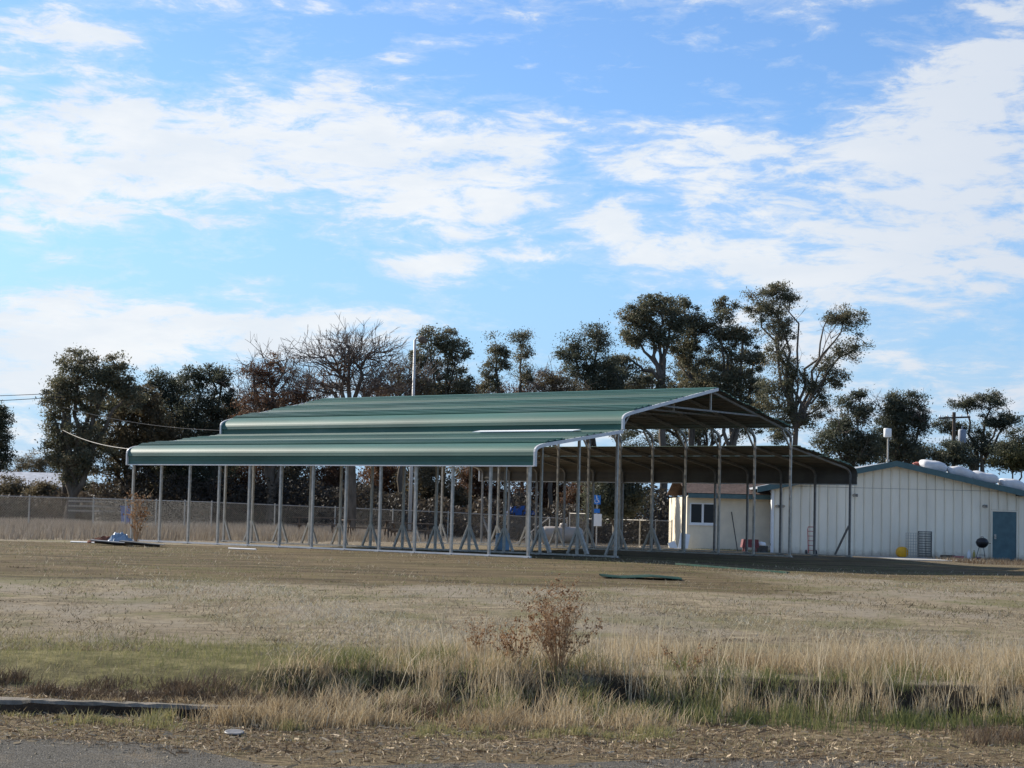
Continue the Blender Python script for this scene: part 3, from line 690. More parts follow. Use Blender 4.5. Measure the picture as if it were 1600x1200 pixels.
# wing with the window
def wing():
    Yw = 81.2; z0 = -.36; xl = at(1073, 815, Yw).x; xr = at(1209, 815, Yw).x + .12; zt = at(1130, 777, Yw).z
    b = empty('low_wing', ((xl + xr) / 2, Yw, z0), 0, 'low cream stucco wing with one sliding window and brown shingle roof', 'building')
    bx = (xl + xr) / 2; w = (xr - xl) / 2; h = zt - z0
    wx0, wx1 = at(1078, 800, Yw).x - bx, at(1118, 800, Yw).x - bx; wz0, wz1 = at(1098, 818.5, Yw).z - z0, at(1098, 786, Yw).z - z0
    mb = MB()
    mb.b2(-w, 0, -.1, wx0, .2, h); mb.b2(wx1, 0, -.1, w, .2, h); mb.b2(wx0, 0, -.1, wx1, .2, wz0); mb.b2(wx0, 0, wz1, wx1, .2, h)
    mb.b2(-w, .2, -.1, -w + .2, 9, h); mb.b2(w - .2, .2, -.1, w, 9, h); mb.b2(-w + .2, 8.8, -.1, w - .2, 9, h)
    mb.build('wall', M['stucco'], b)
    mb = MB()
    mb.b2(-w + .2, .2, h - .02, w - .2, 8.8, h); mb.build('ceiling_board', M['under'], b)
    f = MB(); t = .05
    f.b2(wx0, -.02, wz0, wx0 + t, .1, wz1); f.b2(wx1 - t, -.02, wz0, wx1, .1, wz1); f.b2(wx0 + t, -.02, wz1 - t, wx1 - t, .1, wz1); f.b2(wx0 + t, -.02, wz0, wx1 - t, .1, wz0 + t)
    mx = (wx0 + wx1) / 2; f.b2(mx - .045, -.022, wz0 + t, mx + .045, .1, wz1 - t)
    wn = f.build('window', M['white'], b)
    for a, c in ((wx0 + t, mx - .045), (mx + .045, wx1 - t)):
        g_ = MB(); g_.b2(a, .03, wz0 + t, c, .04, wz1 - t); g_.build('pane', M['glass'], wn)
    s_ = MB(); s_.b2(wx0 - .05, -.06, wz0 - .07, wx1 + .05, .02, wz0 - .002); s_.build('sill', M['white'], wn)
    fa = MB(); fa.b2(-w - .0, -.46, h - .06, w - .25, -.42, h + .15); fa.build('fascia_board', M['fascia'], b)
    so = MB(); so.b2(-w, -.415, h + .005, w - .25, .0, h + .03); so.build('soffit', M['stucco'], b)
    r = MB(); rise = .9
    for (y0, y1, z0_, z1_) in ((-.48, 4.5, h + .15, h + .15 + rise), (9.4, 4.5, h + .15, h + .15 + rise)):
        # stepped shingle courses
        nC = 16
        for i in range(nC):
            ya, yb = y0 + (y1 - y0) * i / nC, y0 + (y1 - y0) * (i + 1.04) / nC
            za, zb = z0_ + (z1_ - z0_) * i / nC + .02, z0_ + (z1_ - z0_) * (i + 1.04) / nC
            r.add([(-w - .1, ya, za), (w, ya, za), (w, yb, zb), (-w - .1, yb, zb), (-w - .1, ya, za - .03), (w, ya, za - .03), (w, yb, zb - .03), (-w - .1, yb, zb - .03)],
                  [(0, 1, 2, 3), (7, 6, 5, 4), (0, 4, 5, 1), (1, 5, 6, 2), (2, 6, 7, 3), (3, 7, 4, 0)])
    r.build('roof', M['shingle'], b)
    return Yw
YW = wing()

# white sacks on the roof
def roofz(x): return ZR + .1 - SLB * abs(x - XM)
def sack_mesh(seed):
    rr = random.Random(seed); mb = MB(); nu, nv = 20, 12; vs = []
    for i in range(nv + 1):
        t = -math.pi / 2 + math.pi * i / nv
        for k in range(nu):
            a = 2 * math.pi * k / nu
            pw = lambda q, e: math.copysign(abs(q) ** e, q)
            x = .61 * pw(math.cos(t), .7) * pw(math.cos(a), .75); y = .36 * pw(math.cos(t), .8) * pw(math.sin(a), .8); z = .225 * pw(math.sin(t), .8)
            q = 1 + .05 * math.sin(3 * a + seed) + .04 * math.sin(5 * a + 2 * t + seed * 2)
            edge = 1 - .25 * max(0, abs(x) / .6 - .75)
            vs.append((x * q, y * q, z * q * edge + .02 * math.sin(7 * x + seed)))
    fs = [(i * nu + k, i * nu + (k + 1) % nu, (i + 1) * nu + (k + 1) % nu, (i + 1) * nu + k) for i in range(nv) for k in range(nu)]
    mb.add(vs, fs); return mb.mesh('sack', M['sack'], True)
for i, (px, Yk, dz_, lab) in enumerate([
    (1459, 80.2, .20, 'white bulging sack highest up the roof slope, nearest the gable peak'),
    (1501, 80.2, .20, 'white bulging sack second down from the peak along the roof edge'),
    (1537, 81.1, .27, 'white sack lying behind another one, half hidden in the row on the roof'),
    (1539, 80.1, .20, 'white sack overlapping the half hidden one behind it on the roof edge'),
    (1582, 80.2, .20, 'white bulging sack lowest on the roof slope, above the teal door')]):
    x = at(px, 738, Yk).x
    o = link('roof_sack', sack_mesh(i * 1.7), None, (x, Yk, roofz(x) + dz_), (R_.uniform(-.1, .1), math.atan(SLB), R_.uniform(-.12, .12)))
    tag(o, lab, 'sack', 'white sacks lying on the white building roof')
x = at(1433, 719, 80.5).x
o = empty('roof_vent', (x, 80.5, roofz(x)), 0, 'small brick-red vent on the roof just above the uppermost sack', 'roof vent')
mb = MB(); mb.b2(-.12, -.12, -.06, .12, .12, .14); mb.build('pipe', M['copper'], o)
mb = MB(); mb.lathe([(.05, .141), (.2, .145), (.2, .18), (.05, .24)], 10); mb.build('cap', M['copper'], o)


# ------------------------------------------------------------------ things along the buildings
YI = 79.3
def ipos(px, Y=YI): return on(px, Y)
# teal-door side: kettle barbecue
o = empty('kettle_barbecue', on(1534.5, 78.6), .3, 'black kettle barbecue on three legs standing left of the teal door', 'barbecue')
mb = MB(); mb.lathe([(.03, .50), (.13, .52), (.22, .60), (.262, .70), (.265, .72)], 20); mb.build('bowl', M['black'], o, True)
mb = MB(); mb.lathe([(.268, .722), (.262, .76), (.21, .86), (.11, .92), (.02, .93)], 20); mb.tube([(-.06, 0, .925), (-.05, 0, .97), (.05, 0, .97), (.06, 0, .925)], .012, 6); mb.build('lid', M['black'], o, True)
for k in range(3):
    a = 2 * math.pi * k / 3 + .5
    mb = MB(); mb.tube([(.12 * math.cos(a), .12 * math.sin(a), .54), (.26 * math.cos(a), .26 * math.sin(a), 0.0)], .014, 6); mb.build('leg', M['dark'], o)
mb = MB(); mb.lathe([(.02, .2), (.15, .2), (.16, .215), (.02, .215)], 14); mb.build('ash_tray', M['dark'], o)
mb = MB(); mb.box((.32, 0, .70), (.12, .14, .03)); mb.build('side_handle', M['wood'], o)
# yellow round thing
o = empty('yellow_drum', on(1409.5, 79.0), .12, 'small round orange-yellow drum lying on its side against the white wall', 'drum')
mb = MB(); rx = Matrix.Rotation(math.radians(90), 3, 'X')
mb.lathe([(.02, -.2), (.19, -.2), (.215, -.18), (.23, -.16), (.225, -.1), (.235, 0), (.225, .1), (.23, .16), (.215, .18), (.02, .18)], 22, (0, 0, .235), 0, rx); mb.build('body', M['yellow'], o, True)
mb = MB(); mb.lathe([(.01, -.235), (.035, -.23), (.035, -.2), (.01, -.2)], 10, (.0, 0, .34), 0, rx); mb.build('cap', M['yellow'], o)
# wire mesh rolls
def wire_roll(px, r, hh, nv, nh, wr, mt, label, Y=78.9):
    o = empty('wire_mesh_roll', on(px, Y), 0, label, 'wire mesh'); mb = MB()
    for k in range(nv):
        a = 2 * math.pi * k / nv; mb.tube([(r * math.cos(a), r * math.sin(a), 0), (r * math.cos(a), r * math.sin(a), hh)], wr, 4)
    for j in range(nh + 1):
        z = hh * j / nh; mb.tube([(r * math.cos(2 * math.pi * k / 20), r * math.sin(2 * math.pi * k / 20), z) for k in range(21)], wr, 4, 0, False)
    mb.build('wire_mesh', mt, o)
wire_roll(1425, .27, 1.05, 16, 9, .007, M['galv'], 'pale open roll of wire mesh standing between yellow drum and darker roll')
wire_roll(1445, .28, 1.13, 30, 11, .011, M['dark'], 'dark dense roll of wire mesh standing against the white wall')
# litter by the door
o = empty('wood_tray', on(1481, 79.2), .05, 'low weathered wooden tray on the ground between wire rolls and barbecue', 'tray')
for k, (a, b, c, d) in enumerate(((-.28, -.15, .28, -.12), (-.28, .12, .28, .15), (-.28, -.119, -.25, .119), (.25, -.119, .28, .119))):
    mb = MB(); mb.b2(a, b, 0, c, d, .16); mb.build('side_board', M['wood'], o)
mb = MB(); mb.b2(-.249, -.119, .01, .249, .119, .03); mb.build('bottom_board', M['wood'], o)
o = empty('red_tray', on(1497, 78.9), -.1, 'low pinkish red tray on the ground beside the wooden tray', 'tray')
mb = MB(); mb.add([(-.2, -.12, 0), (.2, -.12, 0), (.2, .12, 0), (-.2, .12, 0), (-.24, -.15, .14), (.24, -.15, .14), (.24, .15, .14), (-.24, .15, .14), (-.21, -.13, .135), (.21, -.13, .135), (.21, .13, .135), (-.21, .13, .135), (-.18, -.1, .02), (.18, -.1, .02), (.18, .1, .02), (-.18, .1, .02)],
    [(3, 2, 1, 0), (0, 1, 5, 4), (1, 2, 6, 5), (2, 3, 7, 6), (3, 0, 4, 7), (4, 5, 9, 8), (5, 6, 10, 9), (6, 7, 11, 10), (7, 4, 8, 11), (8, 9, 13, 12), (9, 10, 14, 13), (10, 11, 15, 14), (11, 8, 12, 15), (12, 13, 14, 15)])
mb.build('tub', mat('faded_red_plastic', (.5, .17, .16), .6), o)
def bottle(px, Y, mt, label, h=.34, r=.075):
    o = empty('plastic_bottle', on(px, Y), 0, label, 'bottle')
    mb = MB(); mb.lathe([(r * .9, 0), (r, .02), (r, h * .6), (r * .8, h * .72), (r * .35, h * .85), (r * .35, h * .92)], 12); mb.build('body', mt, o, True)
    mb = MB(); mb.lathe([(r * .4, h * .921), (r * .4, h), (r * .2, h)], 10); mb.build('cap', mt, o)
bottle(1514, 78.7, M['white'], 'white plastic bottle standing on the ground left of the barbecue', .42, .085)
bottle(1522, 78.9, mat('mustard_plastic', (.45, .36, .10), .5), 'mustard yellow bottle right beside the barbecue legs', .4, .06)
o = empty('purple_basin', on(1527.5, 78.35), 0, 'small purple basin on the ground at the foot of the barbecue', 'basin')
mb = MB(); mb.lathe([(.1, 0), (.15, .1), (.16, .1), (.15, .11), (.14, .1), (.09, .02), (.01, .02)], 14); mb.build('bowl', M['purple'], o, True)
# hand truck
o = empty('hand_truck', on(1268, 79.0), .1, 'upright red hand truck leaning at the white wall behind the carport post', 'hand truck')
mb = MB()
for s in (-1, 1): mb.tube([(s * .14, 0, .1), (s * .14, .12, 1.1)], .018, 6)
mb.tube([(-.14, .12, 1.1), (-.12, .14, 1.2), (.12, .14, 1.2), (.14, .12, 1.1)], .018, 6)
for k in range(5): mb.tube([(-.14, .02 + .02 * k, .22 + k * .2), (.14, .02 + .02 * k, .22 + k * .2)], .012, 6)
mb.build('frame', M['red'], o)
mb = MB(); mb.b2(-.2, -.22, .02, .2, .0, .035); mb.build('toe_plate', M['red'], o)
for s in (-1, 1):
    mb = MB(); mb.lathe([(.03, -.03), (.11, -.03), (.125, 0), (.11, .03), (.03, .03)], 16, (s * .21, .08, .125), 0, Matrix.Rotation(math.pi / 2, 3, 'Y')); mb.build('wheel', M['black'], o)
# red stand and machine
o = empty('red_stand', on(1171, 78.9), .1, 'short dark red metal stand on splayed legs near the cream wall', 'stand')
mb = MB(); mb.add([(-.36, -.2, .28), (.36, -.2, .28), (.36, .2, .28), (-.36, .2, .28), (-.3, -.2, .62), (.34, -.2, .62), (.34, .2, .62), (-.3, .2, .62)], [(3, 2, 1, 0), (4, 5, 6, 7), (0, 1, 5, 4), (1, 2, 6, 5), (2, 3, 7, 6), (3, 0, 4, 7)]); mb.build('body', M['dred'], o)
for sx in (-.22, .24):
    for sy in (-.15, .15):
        mb = MB(); mb.bar((sx, sy, .28), (sx * 1.15, sy * 1.1, 0), .05); mb.build('leg', M['dred'], o)
o = empty('small_engine', on(1190, 79.1), .2, 'small white and black engine-like machine beside the dark red stand', 'machine')
mb = MB(); mb.b2(-.2, -.16, .06, .22, .16, .36); mb.build('engine_block', M['black'], o)
mb = MB(); mb.lathe([(.02, 0), (.2, 0), (.21, .04), (.18, .14), (.02, .17)], 14, (-.02, 0, .36)); mb.build('tank', M['white'], o, True)
mb = MB(); mb.tube([(.2, -.05, .3), (.34, -.05, .34), (.36, -.05, .46)], .03, 8); mb.build('exhaust', M['galv'], o)
for s in (-1, 1):
    mb = MB(); mb.lathe([(.03, -.03), (.1, -.03), (.1, .03), (.03, .03)], 14, (.02, s * .2, .1), 0, Matrix.Rotation(math.pi / 2, 3, 'X')); mb.build('wheel', M['dark'], o)
# leaning rod
a = on(1153, 80.2); b = at(1143, 800, 81.15)
mb = MB(); mb.tube([(0, 0, 0), ((b - a).x, (b - a).y, (b - a).z)], .022, 6); o = mb.build('leaning_pole', M['dark'], None, False, a)
tag(o, 'thin dark pole leaning against the cream stucco wall right of the window', 'pole')
# white boards by the wing corner
for i, (px, w_, h_, tilt, lab) in enumerate([(1066, .42, .78, .18, 'large white board leaning on the cream wall corner left of the window'), (1055, .36, .42, -.35, 'smaller white board tipped against the larger leaning board')]):
    o = empty('white_board', on(px, 80.55 - i * .25), i * .4, lab, 'board')
    m_ = Matrix.Rotation(-.25, 3, 'X') @ Matrix.Rotation(tilt, 3, 'Y')
    mb = MB(); mb.box(m_ @ Vector((0, 0, h_ / 2 + .03)), (w_, .03, h_), 0, m_); mb.build('sheet', M['white'], o)
    mb = MB(); mb.box(m_ @ Vector((0, .03, h_ / 2 + .03)), (.05, .029, h_ * .9), 0, m_); mb.build('batten', M['wood'], o)

# propane-like tank
pt = on(877, 71.5); o = empty('storage_tank', pt, .15, 'rounded beige steel tank lying on saddles beyond the carport', 'tank')
mb = MB(); ry = Matrix.Rotation(math.pi / 2, 3, 'Y')
mb.lathe([(.02, -.86), (.16, -.84), (.28, -.76), (.33, -.64), (.335, .64), (.28, .76), (.16, .84), (.02, .86)], 22, (0, 0, .46), 0, ry); mb.build('shell', M['tank'], o, True)
for s in (-.5, .5):
    mb = MB(); mb.b2(s - .06, -.26, 0, s + .06, .26, .2); mb.build('saddle', M['concrete'], o)
mb = MB(); mb.lathe([(.02, 0), (.14, 0), (.14, .1), (.1, .15), (.02, .16)], 12, (.05, 0, .775)); mb.build('valve_dome', M['tank'], o)

# blue parking sign
ps = on(931.5, 86); o = empty('parking_sign', ps, 0, 'blue disabled parking sign with a white plate below on a thin post', 'sign')
zz = lambda py: at(932, py, 86).z - ps.z
mb = MB(); mb.b2(-.03, 0, -.1, .03, .05, zz(774) + .02); mb.build('post', M['galv'], o)
mb = MB(); mb.b2(-.155, -.02, zz(788), .155, -.002, zz(773.5)); s1 = mb.build('symbol_plate', M['signblue'], o)
c_ = (zz(788) + zz(773.5)) / 2
mb = MB(); mb.lathe([(.002, -.004), (.03, -.004), (.03, .004), (.002, .004)], 10, (-.025, -.025, c_ + .13), 0, Matrix.Rotation(math.pi / 2, 3, 'X'))
mb.bar((-.025, -.025, c_ + .1), (-.005, -.025, c_ - .03), .03, .008, 0, (0, 1, 0)); mb.bar((-.01, -.025, c_ - .02), (.06, -.025, c_ - .02), .03, .008, 0, (0, 1, 0)); mb.bar((.06, -.025, c_ - .02), (.09, -.025, c_ - .12), .03, .008, 0, (0, 1, 0)); mb.bar((-.02, -.025, c_ + .05), (.05, -.025, c_ + .05), .022, .008, 0, (0, 1, 0))
mb.tube([(-.03 + .085 * math.cos(t), -.025, c_ - .065 + .085 * math.sin(t)) for t in [math.radians(130 + 20 * k) for k in range(12)]], .012, 5)
mb.build('wheelchair_symbol', M['white'], s1)
mb = MB(); mb.b2(-.13, -.02, zz(801.5), .13, -.002, zz(795)); mb.build('arrow_plate', M['signblue'], o)
mb = MB(); mb.b2(-.17, -.06, zz(822), .22, -.002, zz(803)); mb.build('lower_plate', M['white'], o)

# picnic tables
def picnic(px, Y, rz, label, sc=1):
    o = empty('picnic_table', on(px, Y), rz, label, 'picnic table', 'picnic tables behind the carport')
    for k in range(4):
        mb = MB(); mb.b2(-.95, -.37 + k * .19, .70, .95, -.37 + k * .19 + .17, .74); mb.build('table_plank', M['wood'], o)
    for s in (-1, 1):
        mb = MB(); mb.b2(-.95, s * .70 - .13, .42, .95, s * .70 + .13, .46); mb.build('bench_plank', M['wood'], o)
        for q in (-1, 1):
            mb = MB(); mb.bar((s * .7, q * .18, .69), (s * .7, q * .62, 0), .05, .09); mb.build('leg', M['wood'], o)
        mb = MB(); mb.b2(s * .7 - .025 + .05, -.74, .34, s * .7 + .025 + .05, .74, .415); mb.build('cross_beam', M['wood'], o)
picnic(492, 79, .05, 'dark wooden picnic table left of the thick tree trunk, clear in the dry grass')
picnic(640, 77, -.1, 'dark wooden picnic table right of the thick tree trunk, behind the braced posts')
picnic(574, 70, .2, 'dark wooden picnic table nearest the carport, below the thick tree trunk')

# pale blue tub under the carport, leaning handrail, ramp rail
o = empty('plastic_tub', carpoint(5.2, 4.6, 0) if False else on(785, 54.5), .3, 'pale blue plastic barrel standing on the earth under the carport', 'barrel')
mb = MB(); mb.lathe([(.19, 0), (.21, .03), (.20, .06), (.215, .2), (.20, .36), (.21, .40), (.20, .44), (.17, .46)], 16); mb.build('body', M['pblue'], o, True)
mb = MB(); mb.lathe([(.172, .461), (.19, .462), (.19, .49), (.05, .495)], 16); mb.build('lid', M['pblue'], o)
a = on(803, 73); o = empty('stair_handrail', a, 0, 'sloping pale metal handrail beyond the carport, left of the beige tank', 'handrail')
b = at(859, 808, 73) - a
mb = MB(); mb.tube([(0, 0, .05), (b.x, b.y, b.z)], .025, 6); mb.build('rail', M['galv'], o)
mb = MB(); mb.tube([(b.x, 0, 0), (b.x, 0, b.z - .02)], .022, 6); mb.build('post', M['galv'], o)
mb = MB(); mb.tube([(b.x * .5, 0, 0), (b.x * .5, 0, b.z * .5)], .022, 6); mb.build('post', M['galv'], o)
# timber rails on the ground behind the carport
for px, px2, Y, lab in ((846, 925, 68.6, 'pale timber length lying on the ground just beyond the carport, below the tank'), (1000, 1052, 70, 'pale timber length lying on the ground near the cream wall corner')):
    a, b = on(px, Y), on(px2, Y + .8); mb = MB(); mb.bar((0, 0, .05), b - a + Vector((0, 0, .05)), .12, .09); o = mb.build('timber', mat('pale_timber', (.36, .30, .23), .85, 0, .2, .2, 8), None, False, a); tag(o, lab, 'timber')

# green roof sheet lying in the field
a = on(1001, 33.8); o = empty('loose_roof_sheet', a, .0, 'dark green ribbed roof sheet lying flat on the mown field', 'roof sheet')
mb = MB(); n = 17; vs = []
for j in range(9):
    xx = -.72 + 1.44 * j / 8
    for i in range(n):
        yy = -.42 + .84 * i / (n - 1); vs.append((xx, yy + xx * .05, .02 + (.022 if i % 4 in (1, 2) else 0) + .03 * math.sin(xx * 3 + 1) ** 2))
fs = [(j * n + i, (j + 1) * n + i, (j + 1) * n + i + 1, j * n + i + 1) for j in range(8) for i in range(n - 1)]
vs2 = [(x, y, z - .008) for x, y, z in vs]; N = len(vs)
edge = [(j * n, (j + 1) * n, N + (j + 1) * n, N + j * n) for j in range(8)] + [(j * n + n - 1, N + j * n + n - 1, N + (j + 1) * n + n - 1, (j + 1) * n + n - 1) for j in range(8)]
mb.add(vs + vs2, fs + [tuple(N + q for q in f[::-1]) for f in fs] + edge); mb.build('sheet', M['oldgreen'], o)
a, b = on(1058, 42.5), on(1231, 39.3); mb = MB(); mb.bar((0, 0, .03), b - a + Vector((0, 0, .03)), .10, .035); mb.bar((0, -.07, .018), b - a + Vector((0, -.07, .018)), .05, .012)
o = mb.build('loose_trim', M['oldgreen'], None, False, a); tag(o, 'long thin dark green metal strip lying along the carport shadow edge', 'metal strip')
# debris at the left end of the carport
def crumple(px, Y, w, d, h, mt, label, cat, name, seed, rz=0):
    rr = random.Random(seed); n, k = 14, 8; vs = []
    for j in range(k + 1):
        for i in range(n + 1):
            u, v = i / n * 2 - 1, j / k * 2 - 1
            e = max(0, 1 - u * u) * max(0, 1 - v * v)
            vs.append((u * w / 2 * (1 + .08 * rr.uniform(-1, 1)), v * d / 2, .012 + h * e ** .7 * (.75 + .5 * rr.random())))
    b = [(x, y, -.03) for x, y, z in vs]; N = len(vs)
    fs = [(j * (n + 1) + i, j * (n + 1) + i + 1, (j + 1) * (n + 1) + i + 1, (j + 1) * (n + 1) + i) for j in range(k) for i in range(n)]
    mb = MB(); mb.add(vs + b, fs + [tuple(N + q for q in f[::-1]) for f in fs])
    o = mb.build(name, mt, None, False, on(px, Y)); o.rotation_euler = (0, 0, rz); return tag(o, label, cat)
crumple(187, 49.3, .62, .7, .30, M['tarp'], 'crumpled grey-blue tarp heaped on the earth at the carport left end', 'tarp', 'crumpled_tarp', 3)
for px, Y, w_, lab, mt in ((172, 48.2, 1.0, 'grey panel lying propped on the earth left of the grey-blue tarp', M['galv2']), (222, 47.6, 1.1, 'dark flat panel lying on the earth right of the grey-blue tarp', M['under'])):
    o = empty('flat_sheet', on(px, Y), R_.uniform(-.2, .2), lab, 'panel')
    m_ = Matrix.Rotation(R_.uniform(.06, .12), 3, 'Y')
    mb = MB(); mb.box((0, 0, .09), (w_, .8, .02), 0, m_); mb.build('sheet', mt, o)
    mb = MB(); mb.box((.0, 0, .045), (w_ * .8, .06, .06), 0, m_); mb.build('batten', M['wood'], o)
for px, px2, Y, lab in ((110, 150, 50.4, 'short white pipe on the earth left of the grey-blue tarp'), (357, 400, 47.0, 'pale pipe lying on the earth in front of the carport base rail')):
    a, b = on(px, Y), on(px2, Y - .5); mb = MB(); mb.tube([(0, 0, .02), b - a + Vector((0, 0, .02))], .022, 8); o = mb.build('loose_pipe', M['trim'], None, False, a); tag(o, lab, 'pipe')
# round lid in the litter
o = empty('flattened_can', on(376, 13.05) + Vector((0, 0, .015)), .2, 'flattened grey oval metal can lying in straw litter beside the road', 'can')
mb = MB(); mb.lathe([(.01, 0), (.062, 0), (.07, .008), (.066, .016), (.055, .012), (.01, .02)], 20, (0, 0, 0), 0, Matrix.Rotation(.12, 3, 'X')); mb.build('disc', M['galv2'], o, True)

# ------------------------------------------------------------------ fences
def chain_fence(pts, H, label, name='chain_link_fence', gate=None, postmat=None, dark=False):
    P = [Vector((p[0], p[1], Tz(p[0], p[1]))) for p in pts]
    o = empty(name, P[0], 0, label, 'fence'); o_ = P[0]
    pmesh = MB(); pmesh.tube([(0, 0, -.1), (0, 0, H + .03)], .03, 8); pmesh.lathe([(.034, H + .03), (.03, H + .06), (.005, H + .07)], 8); pme = pmesh.mesh('post', postmat or M['galv'])
    wires = []
    for a, b in zip(P[:-1], P[1:]):
        Lg = (b - a).length; d = (b - a) / Lg; npost = max(1, round(Lg / 3.0))
        for k in range(npost): link('post', pme, o, a + (b - a) * k / npost - o_)
        mb = MB(); mb.tube([a - o_ + Vector((0, 0, H)), b - o_ + Vector((0, 0, H))], .021, 6); mb.build('top_rail', M['galv'], o)
        pit = .105; n = int((Lg + H) / pit); a0 = a - o_
        for sgn in (1, -1):
            for k in range(n):
                s0 = k * pit - (H if sgn > 0 else 0)
                q0, q1 = (s0, 0.02), (s0 + H - .04, H - .02)
                if sgn < 0: q0, q1 = (s0, H - .02), (s0 + H - .04, .02)
                (u0, z0), (u1, z1) = q0, q1
                if u0 < 0: z0 += (z1 - z0) * (0 - u0) / (u1 - u0); u0 = 0
                if u1 > Lg: z1 = z0 + (z1 - z0) * (Lg - u0) / (u1 - u0) if u1 != u0 else z1; u1 = Lg
                if u1 - u0 < .03: continue
                wires.append((a0 + d * u0 + Vector((0, 0, z0)), a0 + d * u1 + Vector((0, 0, z1))))
    link('post', pme, o, P[-1] - o_)
    mb = MB()
    for a, b in wires: mb.tube([a, b], .0036, 3, 0, False)
    tag(mb.build('wire_mesh', M['wire'], o), kind='stuff')
    return o
def xy(px, Y): p = at(px, 815, Y); return (p.x, Y)
chain_fence([xy(-60, 73.0), xy(145, 76), xy(330, 86), xy(700, 94), xy(886, 96)], 1.28, 'long chain link fence running behind the carport and dry grass')
chain_fence([xy(918, 93), xy(1000, 88.5), xy(1050, 84)], 1.3, 'short chain link fence between the blue sign and the cream wing')
# gate between the two fences
ga, gb = on(889, 95.5), on(916, 93.6)
o = empty('chain_link_gate', ga, math.atan2(gb.y - ga.y, gb.x - ga.x), 'open-framed chain link gate standing taller than the fence beside it', 'gate')
gl = (gb - ga).length; mb = MB()
for q in (0, gl): mb.tube([(q, 0, 0), (q, 0, 1.62)], .035, 8)
mb.tube([(0, 0, 1.55), (gl, 0, 1.55)], .022, 6); mb.tube([(0, 0, .1), (gl, 0, .1)], .022, 6); mb.build('frame', M['galv'], o)
mb = MB()
for k in range(int(gl / .1)): mb.tube([(k * .1, 0, .1), (min(gl, k * .1 + .4), 0, 1.55)], .005, 3, 0, False); mb.tube([(k * .1, 0, 1.55), (min(gl, k * .1 + .4), 0, .1)], .005, 3, 0, False)
tag(mb.build('wire_mesh', M['wire'], o), kind='stuff')
# white rail fence left
a, b = on(104, 98), on(212, 101)
o = empty('rail_fence', a, math.atan2(b.y - a.y, b.x - a.x), 'pale horizontal rail fence beyond the dry grass on the left', 'fence')
ln = (b - a).length
for z in (.70, .95, 1.2):
    mb = MB(); mb.b2(0, -.02, z - .045, ln, .02, z + .045); mb.build('rail', M['tank'], o)
for k in range(3):
    mb = MB(); mb.b2(ln * k / 2 - .05, .021, -.1, ln * k / 2 + .05, .12, 1.34); mb.build('post', M['wood'], o)

# blue bin and far bits
o = empty('blue_bin', on(196, 92), .1, 'bright blue lidded bin in front of dark trees beside the carport left end', 'bin')
mb = MB(); mb.add([(-.22, -.25, 0), (.22, -.25, 0), (.22, .25, 0), (-.22, .25, 0), (-.28, -.32, .95), (.28, -.32, .95), (.28, .32, .95), (-.28, .32, .95)], [(3, 2, 1, 0), (4, 5, 6, 7), (0, 1, 5, 4), (1, 2, 6, 5), (2, 3, 7, 6), (3, 0, 4, 7)]); mb.build('body', M['blue'], o)
mb = MB(); mb.b2(-.31, -.36, .951, .31, .35, 1.02); mb.build('lid', M['blue'], o)
for s in (-1, 1):
    mb = MB(); mb.lathe([(.02, -.03), (.11, -.03), (.11, .03), (.02, .03)], 12, (s * .25, .26, .11), 0, Matrix.Rotation(math.pi / 2, 3, 'Y')); mb.build('wheel', M['black'], o)
def car(px, Y, rz, mt, label):
    o = empty('parked_car', on(px, Y), rz, label, 'car')
    prof = [(-2.1, .35), (-2.12, .7), (-1.9, .86), (-1.2, .92), (-.75, 1.36), (.75, 1.4), (1.4, .95), (2.05, .85), (2.12, .6), (2.1, .35)]
    mb = MB(); mb.poly_prism([(x, z) for x, z in prof], -.82, .82); mb.build('body', mt, o)
    for s in (-1, 1):
        mb = MB(); mb.poly_prism([(-1.0, .95), (1.2, .97), (.7, 1.32), (-.7, 1.3)], s * .826 - .01, s * .826 + .01); mb.build('side_window', M['glass'], o)
        for q in (-1.3, 1.3):
            mb = MB(); mb.lathe([(.05, -.1), (.3, -.1), (.32, 0), (.3, .1), (.05, .1)], 16, (q, s * .8, .32), 0, Matrix.Rotation(math.pi / 2, 3, 'X')); mb.build('wheel', M['black'], o)
    return o
car(800, 104, .1, mat('deep_blue_car_paint', (.03, .035, .09), .3), 'dark blue car parked behind the chain link fence, seen between the posts')
o = empty('covered_trailer', on(812, 101), .1, 'low dark load with a bright blue tarp on top, behind the chain link fence', 'trailer')
mb = MB(); mb.b2(-.75, -.5, .3, .75, .5, 1.5)
mb.build('load', M['dark'], o)
for q in (-.45, .45):
    mb = MB(); mb.lathe([(.05, -.1), (.26, -.1), (.28, 0), (.26, .1), (.05, .1)], 14, (q, -.56, .28), 0, Matrix.Rotation(math.pi / 2, 3, 'X')); mb.build('wheel', M['black'], o)
mb = MB(); mb.add([(-.8, -.55, 1.35), (.8, -.55, 1.42), (.8, .55, 1.42), (-.8, .55, 1.35), (-.5, -.3, 1.82), (.35, -.32, 1.9), (.5, .3, 1.84), (-.55, .3, 1.8)], [(3, 2, 1, 0), (4, 5, 6, 7), (0, 1, 5, 4), (1, 2, 6, 5), (2, 3, 7, 6), (3, 0, 4, 7)]); mb.build('cover', M['blue'], o)

